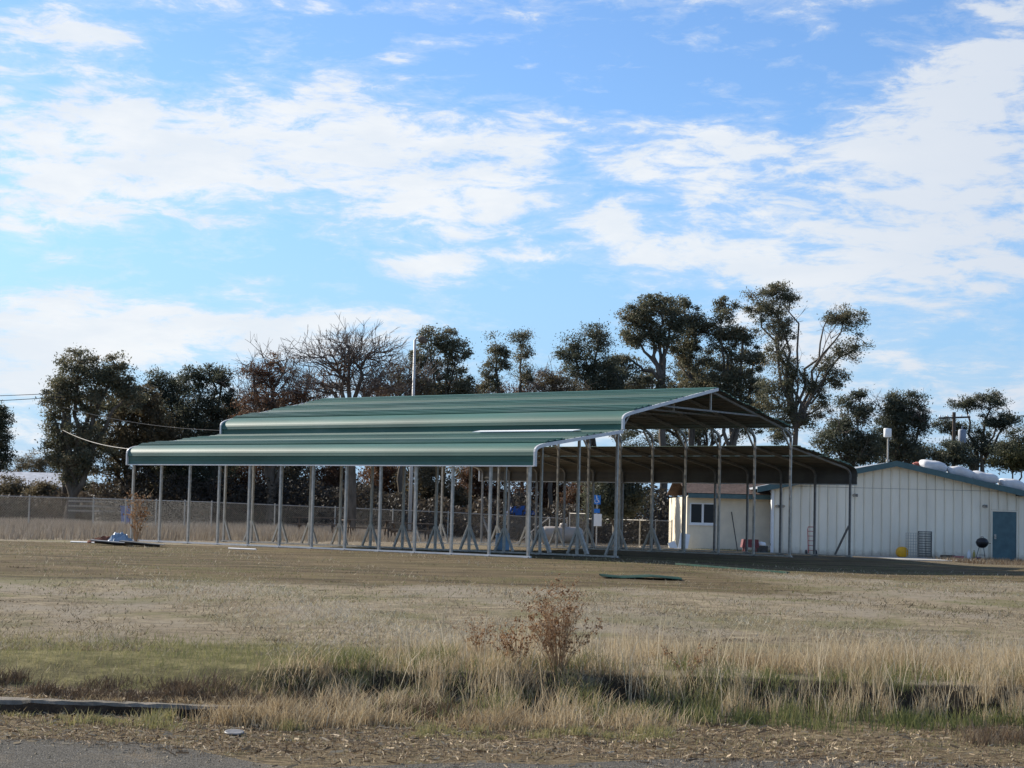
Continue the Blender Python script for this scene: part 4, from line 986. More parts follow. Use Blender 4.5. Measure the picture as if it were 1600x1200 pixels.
# far house at left
hp = on(18, 150); o = empty('far_house', hp, .06, 'low pale house with a long grey roof far off at the left edge', 'house')
zt = at(20, 757, 150).z - hp.z; zr_ = at(20, 739, 150).z - hp.z
mb = MB(); mb.b2(-5, 0, -.1, 4.1, 7, zt); mb.build('wall', M['housewall'], o)
mb = MB(); mb.add([(-5.5, -.5, zt - .1), (4.5, -.5, zt - .1), (4.5, 3.5, zr_ + .15), (-5.5, 3.5, zr_ + .15), (-5.5, 7.5, zt - .1), (4.5, 7.5, zt - .1), (-5.5, -.5, zt - .25), (4.5, -.5, zt - .25), (4.5, 7.5, zt - .25), (-5.5, 7.5, zt - .25)],
    [(0, 1, 2, 3), (3, 2, 5, 4), (0, 6, 7, 1), (5, 8, 9, 4), (1, 7, 8, 5, 2), (4, 9, 6, 0, 3), (6, 9, 8, 7)]); mb.build('roof', mat('weathered_grey_roof', (.42, .43, .45), .7, 0, .4, .2, 2), o)
for xx in (-2.4, -.2, 2.0):
    mb = MB(); mb.b2(xx, -.04, 1.0, xx + 1.0, .02, 2.1); w_ = mb.build('window', M['white'], o)
    mb = MB(); mb.b2(xx + .07, -.05, 1.07, xx + .93, -.041, 2.03); mb.build('pane', M['glass'], w_)

# poles and wires
def upole(px, Y, py_top, label, arm=True, tf=None, rz=0):
    b = on(px, Y); o = empty('utility_pole', b, rz, label, 'utility pole'); H = at(px, py_top, Y).z - b.z
    mb = MB(); mb.tube([(0, 0, -.2), (0, 0, H)], [.16, .11], 10); mb.build('pole', M['polewood'], o)
    if arm:
        mb = MB(); mb.box((0, -.12, H - .35), (2.0, .09, .11), 0, Matrix.Rotation(-.06, 3, 'Y')); c = mb.build('crossarm', M['polewood'], o)
        for q in (-.9, -.45, .45, .9):
            mb = MB(); mb.lathe([(.03, 0), (.05, .06), (.03, .12), (.01, .14)], 8, (q, -.12, H - .29 + q * .06)); mb.build('insulator', M['white'], c)
    if tf:
        TFX = .42 if arm else .05
        mb = MB(); z = at(px, tf, Y).z - b.z; mb.lathe([(.02, -.42), (.24, -.42), (.25, -.38), (.25, .36), (.2, .44), (.02, .46)], 14, (TFX, -.4, z)); mb.lathe([(.04, .46), (.05, .6), (.02, .66)], 8, (TFX, -.4, z)); mb.build('transformer', mat('transformer_grey', (.26, .29, .34), .6), o, True)
    return o, H
upole(1489, 118, 644, 'dark wooden utility pole with crossarm and grey transformer behind the sacks', True, 682)
upole(97, 100.5, 612, 'wooden utility pole with grey transformer half hidden in the left eucalyptus', False, 660)
def wire(pa, pb, sag, label, r=.02, mt=None):
    pts = [pa.lerp(pb, t / 20) - Vector((0, 0, sag * 4 * (t / 20) * (1 - t / 20))) for t in range(21)]
    mb = MB(); mb.tube([p - pa for p in pts], r, 5); o = mb.build('overhead_wire', mt or M['dark'], None, False, pa); return tag(o, label, 'wire')
wire(at(-400, 612, 96), at(97, 614, 96), .25, 'upper of two thin overhead wires running left out of frame', .016)
wire(at(-400, 626, 96), at(97, 620, 96), .25, 'lower of two thin overhead wires running left out of frame', .018)
wire(at(98, 672, 95.9), at(262, 703, 62.5), .3, 'sagging pale wire from the transformer pole down to the carport left end', .013, M['galv'])
wire(at(98, 636, 95.8), at(420, 672, 90), .4, 'faint long wire crossing in front of the dark trees on the left', .010, M['galv2'])
# street lamp
b = on(639, 98); o = empty('street_lamp', b, 0, 'tall pale street lamp pole rising behind the carport roof', 'street lamp'); H = at(640, 531, 98).z - b.z
mb = MB(); mb.tube([(0, 0, -.1), (0, 0, H * .5), (.0, 0, H)], [.10, .085, .065], 10); mb.build('pole', mat('pale_grey_lamp_paint', (.55, .52, .48), .5), o, True)
mb = MB(); mb.tube([(0, 0, H - .05), (.08, -.02, H + .12), (.3, -.05, H + .1)], [.05, .045, .04], 8); mb.build('arm', M['galv2'], o)
mb = MB(); mb.lathe([(.03, -.25), (.17, -.2), (.2, 0), (.14, .2), (.03, .26)], 12, (.42, -.06, H - .0), 0, Matrix.Rotation(math.radians(110), 3, 'Y')); mb.build('lamp_head', M['wood'], o, True)


# ------------------------------------------------------------------ trees
def leaves(C, R, n, size, rng, droop=.5, clump=.55, ncl=None, aspect=.38, bias=.45):
    """leaf quads in clumps through ellipsoids C (k,3) radii R (k,3); returns quads, tints, clump centres"""
    C = np.asarray(C, float); R = np.asarray(R, float)
    vol = (R.prod(1)) ** (.58); w = vol / vol.sum()
    ncl = ncl or max(12, n // 110)
    k = rng.choice(len(C), ncl, p=w)
    d = rng.normal(size=(ncl, 3)); d /= np.linalg.norm(d, axis=1, keepdims=True)
    rad = rng.random(ncl) ** bias
    cc = C[k] + d * R[k] * rad[:, None]
    cs = clump * (.55 + .9 * rng.random(ncl)); ct = rng.random(ncl)
    j = rng.integers(0, ncl, n)
    off = rng.normal(size=(n, 3)) * np.array([1, 1, .62]) * .52
    P = cc[j] + off * cs[j][:, None]
    s = size * (.6 + .8 * rng.random(n))
    ax = rng.normal(size=(n, 3)); ax[:, 2] = ax[:, 2] * .7 - droop * 1.2; ax /= np.linalg.norm(ax, axis=1, keepdims=True)
    b = np.cross(ax, rng.normal(size=(n, 3))); b /= np.linalg.norm(b, axis=1, keepdims=True) + 1e-9
    a2, b2 = ax * (s / 2)[:, None], b * (s * aspect / 2)[:, None]
    Q = np.stack([P - a2, P + b2, P + a2, P - b2], 1)
    tint = np.clip(.5 * ct[j] + .5 * rng.random(n), 0, 1)
    return Q, tint, cc
def limb(mb, p0, p1, r0, r1, rng, n=6, seg=5, wob=.12, lift=.15):
    p0, p1 = Vector(p0), Vector(p1); L = (p1 - p0).length; pts = []
    for i in range(seg + 1):
        t = i / seg; p = p0.lerp(p1, t) + Vector((0, 0, lift * L * math.sin(math.pi * t) * .5))
        if 0 < i < seg: p += Vector(rng.normal(size=3) * wob * L * .25)
        pts.append(p)
    mb.tube(pts, [r0 + (r1 - r0) * i / seg for i in range(seg + 1)], n, 0, False); return pts
TREE_N = [0]
def tree(name, label, px, Y, blobs, leafmat, n, trunk_r=.2, bark='bark', size=.24, droop=.5, clump=.55, group=None, trunk_top=None, twigs=0, fork=None, ncl=None, aspect=.38, sub=1.0, cat='tree', lean=0, bias=.45):
    """blobs: (px, py, rx_px, ry_px[, depth offset m]) measured on the photograph at distance Y"""
    TREE_N[0] += 1; rng = np.random.default_rng(100 + TREE_N[0]); b = on(px, Y)
    o = empty(name, b, 0, label, cat, group); s = Y / F
    C, R = [], []
    for q in blobs:
        p = at(q[0], q[1], Y) - b; dy = q[4] if len(q) > 4 else rng.uniform(-.5, .5) * q[2] * s * .5
        C.append((p.x, dy, p.z)); R.append((q[2] * s, max(.5, (q[2] + q[3]) * .5 * s), q[3] * s))
    n = int(n * 2.8); size *= .58; clump *= .74
    Q, t, cc = leaves(C, R, max(n, 40), size, rng, droop, clump, ncl or max(16, n // 125), aspect, bias)
    if n > 0: link('crown', np_mesh('crown', Q, 4, leafmat, t), o)
    mb = MB()
    zc = sum(c[2] for c in C) / len(C); zmin = min(c[2] - r[2] for c, r in zip(C, R))
    fx, fz = (0, max(.6, zmin * .7 if trunk_top is None else trunk_top))
    if fork: f_ = at(fork[0], fork[1], Y) - b; fpt = Vector((f_.x, 0, f_.z))
    else: fpt = Vector((np.mean([c[0] for c in C]) * .35 + lean, 0, fz))
    limb(mb, (0, 0, -.15), fpt, trunk_r * 1.15, trunk_r * .8, rng, 9, 6, .05, 0)
    ends = []
    for c, r in zip(C, R):
        tip = Vector((c[0], c[1], c[2] + r[2] * .35)); pts = limb(mb, fpt, tip, trunk_r * .62, trunk_r * .16, rng, 7, 7, .1, .12); ends.append((c, pts))
    m_ = min(int(len(cc) * sub), 140)
    for q in range(m_):
        c = cc[q]; dist = [(np.linalg.norm(np.array(e[0]) - c), e[1]) for e in ends]; pts = min(dist, key=lambda v: v[0])[1]
        st = min(pts[2:], key=lambda p: (p - Vector(c)).length + .3 * abs(p.z - c[2] + .5)); limb(mb, st, c, trunk_r * .16, .012, rng, 4, 4, .14, .05)
    mb.build('trunk', M[bark], o, True)
    if twigs:
        tw = MB()
        for q in range(twigs):
            k = rng.integers(0, len(C)); c = np.array(C[k]); r = np.array(R[k]); d = rng.normal(size=3); d[2] = abs(d[2]) * .8 - .15; d /= np.linalg.norm(d)
            e = Vector(c + d * r * (.85 + .3 * rng.random())); pts = ends[k][1]; st = pts[int(rng.integers(3, len(pts)))]
            w = limb(tw, st, e, .045, .013, rng, 3, 5, .16, .1)
            for z in range(6):
                base = w[int(rng.integers(2, 6))]; dd = Vector(rng.normal(size=3)); dd.z = abs(dd.z) * .5 + .05; dd.normalize(); dd = (dd + (e - st).normalized() * .9).normalized()
                l_ = rng.uniform(.5, 1.3); w2 = limb(tw, base, base + dd * l_, .017, .008, rng, 3, 3, .2, .05)
                for y in range(2):
                    d3 = (dd + Vector(rng.normal(size=3)) * .6).normalized(); limb(tw, w2[2], w2[2] + d3 * l_ * .5, .010, .006, rng, 3, 2, .1, 0)
        tag(tw.build('twigs', M['twig'], o), kind='stuff')
    return o
EU, DK, OL, AU, YG = M['euc'], M['dark_leaf'], M['olive'], M['autumn'], M['yellowgreen']
tree('eucalyptus_tree', 'dark tree cut off by the left edge of the view above the far house', -14, 100, [(-22, 680, 40, 46), (-8, 655, 22, 26), (-12, 715, 26, 26)], DK, 7000, .2)
tree('eucalyptus_tree', 'tall dark eucalyptus on the left with a leaning dark trunk and pole inside its crown', 105, 99,
     [(125, 575, 34, 30), (95, 615, 26, 34), (82, 660, 17, 38), (180, 580, 26, 28), (150, 615, 44, 44), (200, 615, 24, 26), (92, 700, 22, 36), (130, 690, 46, 56), (110, 735, 24, 22)], EU, 15000, .3, size=.26, sub=.5)
tree('oak_tree', 'broad olive-brown tree between the left eucalyptus and the spiky evergreens', 190, 103,
     [(190, 650, 52, 52), (220, 625, 34, 34), (170, 710, 60, 60), (220, 720, 50, 60), (240, 680, 34, 56)], OL, 15000, .28, sub=.4, size=.27)
tree('evergreen_tree', 'dark spiky evergreen just left of the taller spiky one', 262, 106, [(244, 602, 18, 24), (270, 610, 22, 26), (262, 660, 40, 48), (266, 725, 46, 60)], DK, 11000, .25, sub=.4)
tree('evergreen_tree', 'taller dark spiky evergreen behind the left end of the upper roof', 330, 105, [(300, 595, 16, 22), (326, 592, 15, 22), (347, 597, 20, 28), (325, 650, 44, 46), (320, 720, 52, 62), (362, 625, 10, 26)], DK, 13000, .26, sub=.4)
tree('oak_tree', 'brown-leaved half bare oak left of the bare sycamore', 420, 100, [(395, 590, 28, 28), (435, 575, 40, 26), (420, 630, 56, 44), (480, 610, 40, 34), (405, 690, 50, 50), (470, 670, 40, 40)], AU, 9000, .28, twigs=46, sub=.5, size=.2)
tree('sycamore_tree', 'bare winter sycamore with thick trunk and spreading grey branches behind the roof', 546, 87, [(520, 570, 54, 36), (575, 565, 38, 38), (545, 550, 40, 24), (500, 610, 40, 30), (590, 610, 30, 26)], AU, 700, .22, twigs=95, fork=(547, 655), size=.16, sub=.6, clump=.8)
tree('oak_tree', 'olive-brown half bare tree beside the street lamp, right of the bare sycamore', 622, 104, [(622, 590, 26, 30), (610, 640, 40, 34), (640, 650, 34, 40), (655, 600, 20, 30)], OL, 5200, .2, twigs=40, size=.2)
tree('eucalyptus_tree', 'mid-height eucalyptus with ragged twin tops right of the street lamp', 690, 112, [(668, 535, 17, 22), (652, 560, 12, 20), (696, 530, 20, 22), (712, 560, 20, 30), (680, 580, 30, 26), (690, 620, 40, 40), (725, 610, 20, 34), (715, 650, 40, 34)], EU, 9500, .2, size=.27)
tree('slender_tree', 'left one of two slender thin-crowned trees above the ridge', 776, 118, [(774, 545, 21, 24), (770, 575, 18, 20), (788, 565, 10, 16), (765, 600, 22, 14)], EU, 2300, .12, fork=(776, 585), size=.24, bark='palebark')
tree('slender_tree', 'right one of two slender thin-crowned trees above the ridge', 814, 120, [(815, 535, 16, 20), (816, 560, 20, 26), (825, 590, 14, 20)], EU, 1900, .12, fork=(813, 600), size=.22, bark='palebark')
tree('scrub_tree', 'low brown scrubby tree with bare twigs left of the dark eucalyptus group', 858, 108, [(862, 600, 26, 26), (850, 640, 40, 30), (885, 620, 30, 40)], OL, 5200, .14, twigs=26, size=.2)
tree('evergreen_tree', 'low dense dark tree at the left of the eucalyptus group', 915, 112, [(895, 545, 25, 22), (930, 530, 30, 22), (915, 575, 46, 34), (925, 630, 56, 46), (960, 600, 30, 44)], DK, 11000, .24, sub=.4)
tree('eucalyptus_tree', 'big domed eucalyptus with visible forked stems left of centre in the group', 1036, 116, [(1030, 478, 34, 18), (1000, 492, 32, 22), (985, 525, 24, 26), (1010, 520, 30, 24), (1050, 500, 20, 26), (975, 565, 26, 22), (1040, 535, 26, 26), (1000, 610, 50, 34)], EU, 10500, .24, fork=(1036, 600), size=.27, bark='palebark', sub=.7)
tree('eucalyptus_tree', 'narrow eucalyptus with rounded top at the middle of the group', 1078, 118, [(1068, 485, 24, 20), (1085, 505, 24, 24), (1072, 540, 28, 30), (1090, 590, 36, 36), (1075, 630, 46, 36)], EU, 9000, .22, size=.27, sub=.5, bark='palebark')
tree('eucalyptus_tree', 'loose upright eucalyptus just left of the tallest forked one', 1140, 117, [(1132, 483, 20, 18), (1125, 520, 32, 26), (1165, 525, 24, 22), (1145, 560, 40, 30), (1185, 560, 18, 20), (1135, 610, 40, 40), (1170, 625, 30, 34)], EU, 9500, .22, size=.27, sub=.6, bark='palebark')
tree('eucalyptus_tree', 'tallest eucalyptus with two widely forked limbs, the right one leaning out', 1240, 104,
     [(1215, 455, 27, 20), (1180, 470, 24, 20), (1235, 470, 14, 22), (1205, 490, 30, 22), (1222, 520, 22, 26), (1212, 560, 22, 28), (1240, 580, 22, 22), (1200, 620, 26, 30), (1225, 640, 22, 26),
      (1320, 500, 34, 22), (1295, 500, 18, 16), (1340, 535, 20, 18), (1320, 550, 26, 14), (1290, 575, 22, 20), (1275, 610, 24, 22), (1285, 640, 14, 18), (1308, 590, 14, 16), (1225, 600, 22, 26), (1262, 655, 20, 20), (1218, 675, 26, 20)], EU, 15500, .17, fork=(1244, 668), size=.21, bark='palebark', sub=.8, clump=.5, twigs=7)
tree('scrub_tree', 'low dark tree with a pointed top left of the mast box', 1318, 100, [(1345, 640, 16, 34), (1318, 660, 20, 40), (1300, 690, 30, 26), (1345, 690, 34, 30), (1330, 715, 40, 20)], DK, 7500, .16, twigs=8)
tree('scrub_tree', 'bushy dark tree directly behind the mast box', 1400, 103, [(1392, 635, 22, 24), (1425, 640, 24, 30), (1405, 670, 40, 34), (1440, 660, 14, 24), (1400, 705, 50, 24)], DK, 8500, .18, twigs=10)
tree('pine_tree', 'broad layered dark pine at the right, beyond the utility pole', 1530, 122, [(1505, 632, 22, 12), (1545, 628, 30, 14), (1560, 660, 34, 16), (1500, 670, 26, 14), (1480, 665, 20, 12), (1540, 690, 36, 20), (1578, 650, 18, 16), (1520, 705, 50, 20)], DK, 8000, .24, size=.24)
tree('shrub', 'yellow-green bush behind the roof at the right edge', 1580, 98, [(1580, 722, 34, 16), (1605, 715, 30, 18)], YG, 3500, .1, cat='bush')
tree('shrub', 'dark low bush behind the roof between the mast box and the utility pole', 1465, 112, [(1440, 712, 40, 20), (1490, 712, 40, 22)], DK, 4500, .1, cat='bush')
tree('shrub', 'dark rounded bush between two trees at the far right behind the sacks', 1625, 112, [(1620, 690, 50, 30), (1580, 700, 30, 20)], DK, 4000, .1, cat='bush')
tree('oak_tree', 'brownish tree filling the gap behind the two dark spiky evergreens', 290, 114, [(285, 640, 36, 34), (350, 660, 34, 40), (300, 690, 60, 40), (235, 660, 30, 40)], OL, 7000, .2, sub=.3)
tree('oak_tree', 'brown tree behind the half bare oak, showing just over the roof', 450, 112, [(440, 640, 50, 30), (510, 650, 40, 26), (385, 650, 30, 40), (570, 655, 40, 22)], AU, 6500, .2, twigs=20, sub=.3)
tree('scrub_tree', 'low brown scrub just over the roof ridge between lamp and slender trees', 740, 122, [(600, 615, 40, 22), (700, 615, 40, 24), (750, 612, 34, 18), (845, 600, 30, 20), (800, 615, 40, 14), (650, 628, 30, 16)], AU, 5200, .12, twigs=30, sub=.3)
tree('evergreen_tree', 'dark tree filling behind the domed and narrow eucalyptuses', 1110, 126, [(945, 592, 34, 30), (1085, 572, 34, 34), (1150, 585, 36, 30), (1000, 600, 40, 36), (1060, 600, 40, 40), (1110, 600, 40, 46), (1160, 620, 40, 40), (1195, 640, 26, 30), (990, 680, 40, 26), (1045, 678, 40, 26), (1100, 678, 36, 26), (1160, 672, 34, 26)], DK, 16000, .2, sub=.3)
# small autumn trees standing behind the fence, seen under the roofs
for i, (px, Y, h, w, mt, lab) in enumerate([
    (375, 108, 62, 60, AU, 'reddish brown small tree under the low eave, leftmost of the autumn trees'),
    (455, 112, 66, 56, OL, 'olive-brown small tree seen between posts left of the thick trunk'),
    (520, 110, 58, 44, AU, 'orange-brown small tree close left behind the thick sycamore trunk'),
    (600, 113, 64, 56, AU, 'reddish brown small tree just right of the thick sycamore trunk'),
    (672, 110, 60, 56, OL, 'dull olive small tree behind the middle posts of the carport'),
    (745, 114, 66, 50, AU, 'brown small tree behind the blue tarp bundle and car'),
    (850, 116, 58, 56, AU, 'reddish brown small tree behind the sloping handrail'),
    (930, 113, 62, 56, AU, 'russet small tree directly behind the blue parking sign'),
    (962, 87.5, 62, 44, DK, 'dark small tree nearest the left corner of the cream wing'),
    (285, 112, 60, 60, DK, 'dark small tree beneath the spiky evergreens, left of the autumn trees')]):
    tree('small_tree', lab, px, Y, [(px, 765, w, 34), (px - w * .4, 785, w * .7, 26), (px + w * .4, 780, w * .7, 28), (px, 735, w * .8, 24)], mt, 7500, .14, size=.26, clump=.7, sub=.25, group='small trees behind the chain link fence', bias=.6)
for i, (px, Y, w, h, mt, lab) in enumerate([
    (20, 118, 55, 22, OL, 'brown hedge-like bush in front of the far house'), (75, 112, 34, 18, OL, 'brown bush left of the leaning eucalyptus trunk'),
    (135, 108, 40, 20, DK, 'dark bush right of the leaning eucalyptus trunk'), (225, 110, 44, 22, DK, 'dark bush right of the blue bin'),
    (320, 112, 50, 20, DK, 'dark bush behind the third and fourth carport posts'), (60, 165, 60, 22, OL, 'far hazy row of bushes above the far house roof')]):
    cy = 795 - h if i < 5 else 732
    tree('shrub', lab, px, Y, [(px - w * .4, cy, w * .6, h), (px + w * .4, cy + 2, w * .6, h * .9), (px, cy - h * .4, w * .6, h)], mt, 4500, .08, size=.24, cat='bush', sub=.2, clump=.6)


# dark tangled undergrowth under and between the far trees
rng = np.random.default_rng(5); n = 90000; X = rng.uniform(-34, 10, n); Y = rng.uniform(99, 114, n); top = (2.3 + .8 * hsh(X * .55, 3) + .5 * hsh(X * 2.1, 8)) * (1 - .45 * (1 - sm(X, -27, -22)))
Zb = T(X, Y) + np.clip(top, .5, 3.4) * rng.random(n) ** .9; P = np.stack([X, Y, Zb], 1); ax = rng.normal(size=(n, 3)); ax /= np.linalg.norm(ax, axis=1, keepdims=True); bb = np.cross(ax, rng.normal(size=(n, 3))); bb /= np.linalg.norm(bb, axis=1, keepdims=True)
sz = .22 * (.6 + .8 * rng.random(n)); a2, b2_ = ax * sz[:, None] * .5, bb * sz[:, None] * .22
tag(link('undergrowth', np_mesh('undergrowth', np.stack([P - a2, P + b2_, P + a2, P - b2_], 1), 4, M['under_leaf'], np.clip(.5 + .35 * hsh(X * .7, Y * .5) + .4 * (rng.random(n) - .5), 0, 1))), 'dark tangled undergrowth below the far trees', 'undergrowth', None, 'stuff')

# ------------------------------------------------------------------ weeds
def weed(base, H, spread, nst, npod, label, seed, podsize=.012, r0=.006, name='dead_weed', podmat=None):
    rng = np.random.default_rng(seed); o = empty(name, base, 0, label, 'weed'); mb = MB(); tips = []
    for k in range(nst):
        a = rng.uniform(0, 2 * math.pi); s = spread * rng.random() ** .6; h = H * rng.uniform(.6, 1.02) * (1 - .25 * s / spread)
        e = Vector((math.cos(a) * s, math.sin(a) * s * .8, h))
        pts = limb(mb, (math.cos(a) * .02, math.sin(a) * .02, -.02), e, r0, r0 * .35, rng, 4, 6, .05, .2)
        for z in range(9):
            i = int(rng.integers(2, 7)); p = pts[i]; d = Vector((rng.normal(), rng.normal(), abs(rng.normal()) * .8 + .4)).normalized()
            q = limb(mb, p, p + d * rng.uniform(.05, .2) * H, r0 * .4, r0 * .2, rng, 3, 3, .1, .05); tips += q[1:]
    mb.build('stems', M['stem'], o)
    ti = np.array([tips[int(rng.integers(0, len(tips)))] for _ in range(npod)]) + rng.normal(size=(npod, 3)) * .012
    s = podsize * (.5 + rng.random(npod)); ax = rng.normal(size=(npod, 3)); ax /= np.linalg.norm(ax, axis=1, keepdims=True); b = np.cross(ax, rng.normal(size=(npod, 3))); b /= np.linalg.norm(b, axis=1, keepdims=True); c = np.cross(ax, b)
    P = [ti - ax * s[:, None], ti + b * s[:, None] * .6, ti + ax * s[:, None], ti - b * s[:, None] * .6, ti + c * s[:, None] * .6, ti - c * s[:, None] * .6]
    tr = []
    for i, j in ((1, 4), (4, 3), (3, 5), (5, 1)):
        tr += [np.stack([P[0], P[j], P[i]], 1), np.stack([P[2], P[i], P[j]], 1)]
    V = np.concatenate(tr); tag(link('seed_heads', np_mesh('seed_heads', V, 3, podmat or M['pod'], np.tile(rng.random(npod), 8)), o), kind='stuff')
    return o
weed(on(876, 15.4), .76, .36, 56, 1700, 'tall rusty brown dead weed full of seed heads, largest plant at the road edge', 5, .0095, .0032)
weed(on(812, 15.6), .42, .26, 16, 420, 'darker smaller dead weed leaning left of the tall rusty one', 6, .010, .0045)
weed(on(1075, 15.4), .30, .26, 9, 110, 'low rusty dead weed in the dry grass right of the tall one', 7, .010, .004)
weed(on(752, 16.6), .40, .28, 12, 260, 'thin dark branching weed in the field left of the rusty weeds', 9, .009, .0035)
weed(on(212, 51.0), 1.6, .40, 16, 260, 'tall reddish brown weed growing by the leftmost carport post', 8, .032, .010)
o = crumple(165, 50.2, 1.0, .5, .16, mat('red_brown_brush', (.19, .08, .05), .9, 0, .1, .3, 12, .6, 20), 'low heap of reddish brown brush beside the grey-blue tarp', 'brush heap', 'brush_heap', 21)

# ------------------------------------------------------------------ grass (nobody could count it)
def blades(X, Y, h, w, rng, lean=.35, wind=(.12, 0), seg=2, z=None):
    n = len(X); Z = T(X, Y) - .01 if z is None else z
    a = rng.uniform(0, 2 * math.pi, n); ba = rng.uniform(-.9, .9, n)
    dx, dy = np.cos(ba), np.sin(ba) * .7
    lx = np.cos(a) * lean * h * rng.random(n) + wind[0] * h; ly = np.sin(a) * lean * h * rng.random(n) + wind[1] * h
    B = np.stack([X, Y, Z], 1); Wd = np.stack([dx * w / 2, dy * w / 2, np.zeros(n)], 1)
    if seg == 1:
        tip = B + np.stack([lx, ly, h], 1); return np.stack([B - Wd, B + Wd, tip], 1), 1
    mid = B + np.stack([lx * .35, ly * .35, h * .58], 1); tip = B + np.stack([lx, ly, h], 1); w7 = Wd * .75
    t = [np.stack([B - Wd, B + Wd, mid + w7], 1), np.stack([B - Wd, mid + w7, mid - w7], 1), np.stack([mid - w7, mid + w7, tip], 1)]
    return np.concatenate(t), 3
def grass(name, X, Y, h, w, mt, tint, seed, lean=.35, wind=(.1, 0), seg=2, label=None):
    rng = np.random.default_rng(seed); V, k = blades(X, Y, h, w, rng, lean, wind, seg)
    tag(link(name, np_mesh(name, V, 3, mt, np.tile(tint, k))), label, 'grass', None, 'stuff')
def patch(rng, n, fx, fy): return fx(rng.random(n)), fy(rng.random(n))
rg = np.random.default_rng(77)
def clumpy(rng, n, x0, x1, y0, y1, ncl, rad):
    cx = rng.uniform(x0, x1, ncl); cy = rng.uniform(y0, y1, ncl); k = rng.integers(0, ncl, n); r = rad * (.4 + rng.random(ncl))
    return cx[k] + rng.normal(size=n) * r[k], cy[k] + rng.normal(size=n) * r[k] * .8, rng.random(ncl)[k]
# tall dry grass along the bank, right and middle
def cl(v): return np.clip(v, 0, 1)
n = 19000; X, Y, ct = clumpy(rg, n, -1.2, 6.3, 15.3, 16.9, 170, .13)
fade = sm(X, -1.7, .6); h = (.06 + .20 * rg.random(n) ** 1.6) * (.45 + .55 * fade) * (.4 + .9 * ct)
k = (Y > 15.12) & (Y < 17.6) & (hsh(X * 1.6, Y * 2.4) + .5 * rg.random(n) > -.15)
grass('tall_dry_grass', X[k], Y[k], h[k], .0035 + .004 * rg.random(k.sum()), M['dry'], cl(.15 + .55 * rg.random(k.sum()) + .5 * (ct[k] - .4)), 1, 1.05, (.06, 0), 2, 'tall dry straw-coloured grass along the bank')
# finer pale seed grass behind the bank
n = 8500; X, Y, ct = clumpy(rg, n, -1.0, 6.4, 16.0, 18.6, 170, .2); k = rg.random(n) < sm(X, -2.4, 1.5) * .85 + .15
grass('pale_seed_grass', X[k], Y[k], (.05 + .17 * rg.random(k.sum()) ** 1.5) * (.6 + .6 * ct[k]), .003 + .003 * rg.random(k.sum()), M['dry'], cl(.35 + .6 * rg.random(k.sum())), 2, .6, (.05, 0), 2, 'finer pale seed grass behind the bank')
# sparser stems on the dark front of the bank
n = 3800; X, Y, ct = clumpy(rg, n, -1.0, 6.3, 14.6, 15.2, 95, .06); k = hsh(X * 1.9 + 1, 2.0) + .3 * ct > -.15; X, Y, ct = X[k], Y[k], ct[k]; n = len(X)
grass('bank_stems', X, Y, .09 + .22 * rg.random(n) * (.4 + .7 * ct), .003 + .003 * rg.random(n), M['dry'], cl(.3 + .6 * rg.random(n)), 31, .6, (.04, 0), 2, 'thin pale stems on the dark front of the bank')
n = 5000; X, Y, ct = clumpy(rg, n, -1.6, 5.5, 14.7, 15.9, 60, .13)
grass('mixed_green_grass', X, Y, .05 + .16 * rg.random(n) * (.4 + ct), .0035 + .003 * rg.random(n), M['fresh'], cl(.1 + .7 * rg.random(n)), 37, .9, (.05, 0), 2, 'green grass mixed through the dry bank grass')
# some tall stalks
n = 170; X = rg.uniform(-1.4, 6.2, n); Y = rg.uniform(14.7, 16.2, n); grass('grass_stalks', X, Y, .35 + .32 * rg.random(n), np.full(n, .006), M['dry'], .6 + .4 * rg.random(n), 3, .6, (.03, 0), 2, 'scattered tall pale grass stalks on the bank')
# fresh green tufts at the foot of the bank
n = 5200; X, Y, ct = clumpy(rg, n, -.9, 6.2, 14.15, 14.75, 95, .11)
k = hsh(X * 1.1, 5.0) + .6 * ct > .0
grass('green_tufts', X[k], Y[k], (.04 + .15 * rg.random(k.sum())) * (.5 + .7 * ct[k]), .004 + .004 * rg.random(k.sum()), M['fresh'], cl(.05 + .55 * rg.random(k.sum()) + .3 * (ct[k] - .5)), 4, .7, (.05, 0), 2, 'fresh green grass tufts at the foot of the bank')
# short green grass on the left band
n = 26000; X = rg.uniform(-6.2, .3, n); Y = rg.uniform(14.4, 18.4, n); dn = hsh(X * 1.4, Y * 1.1); k = rg.random(n) < (1 - sm(X, -1.6, .4)) * (1 - .85 * sm(Y, 16.4, 18.2)) * sm(Y, 14.2, 14.7) * (.7 + .4 * dn)
grass('short_green_grass', X[k], Y[k], .02 + .06 * rg.random(k.sum()) ** 1.3, .004 + .004 * rg.random(k.sum()), M['fresh'], cl(.55 + .4 * rg.random(k.sum()) - .25 * dn[k]), 5, .9, (.1, 0), 1, 'short yellowish green grass band on the left')
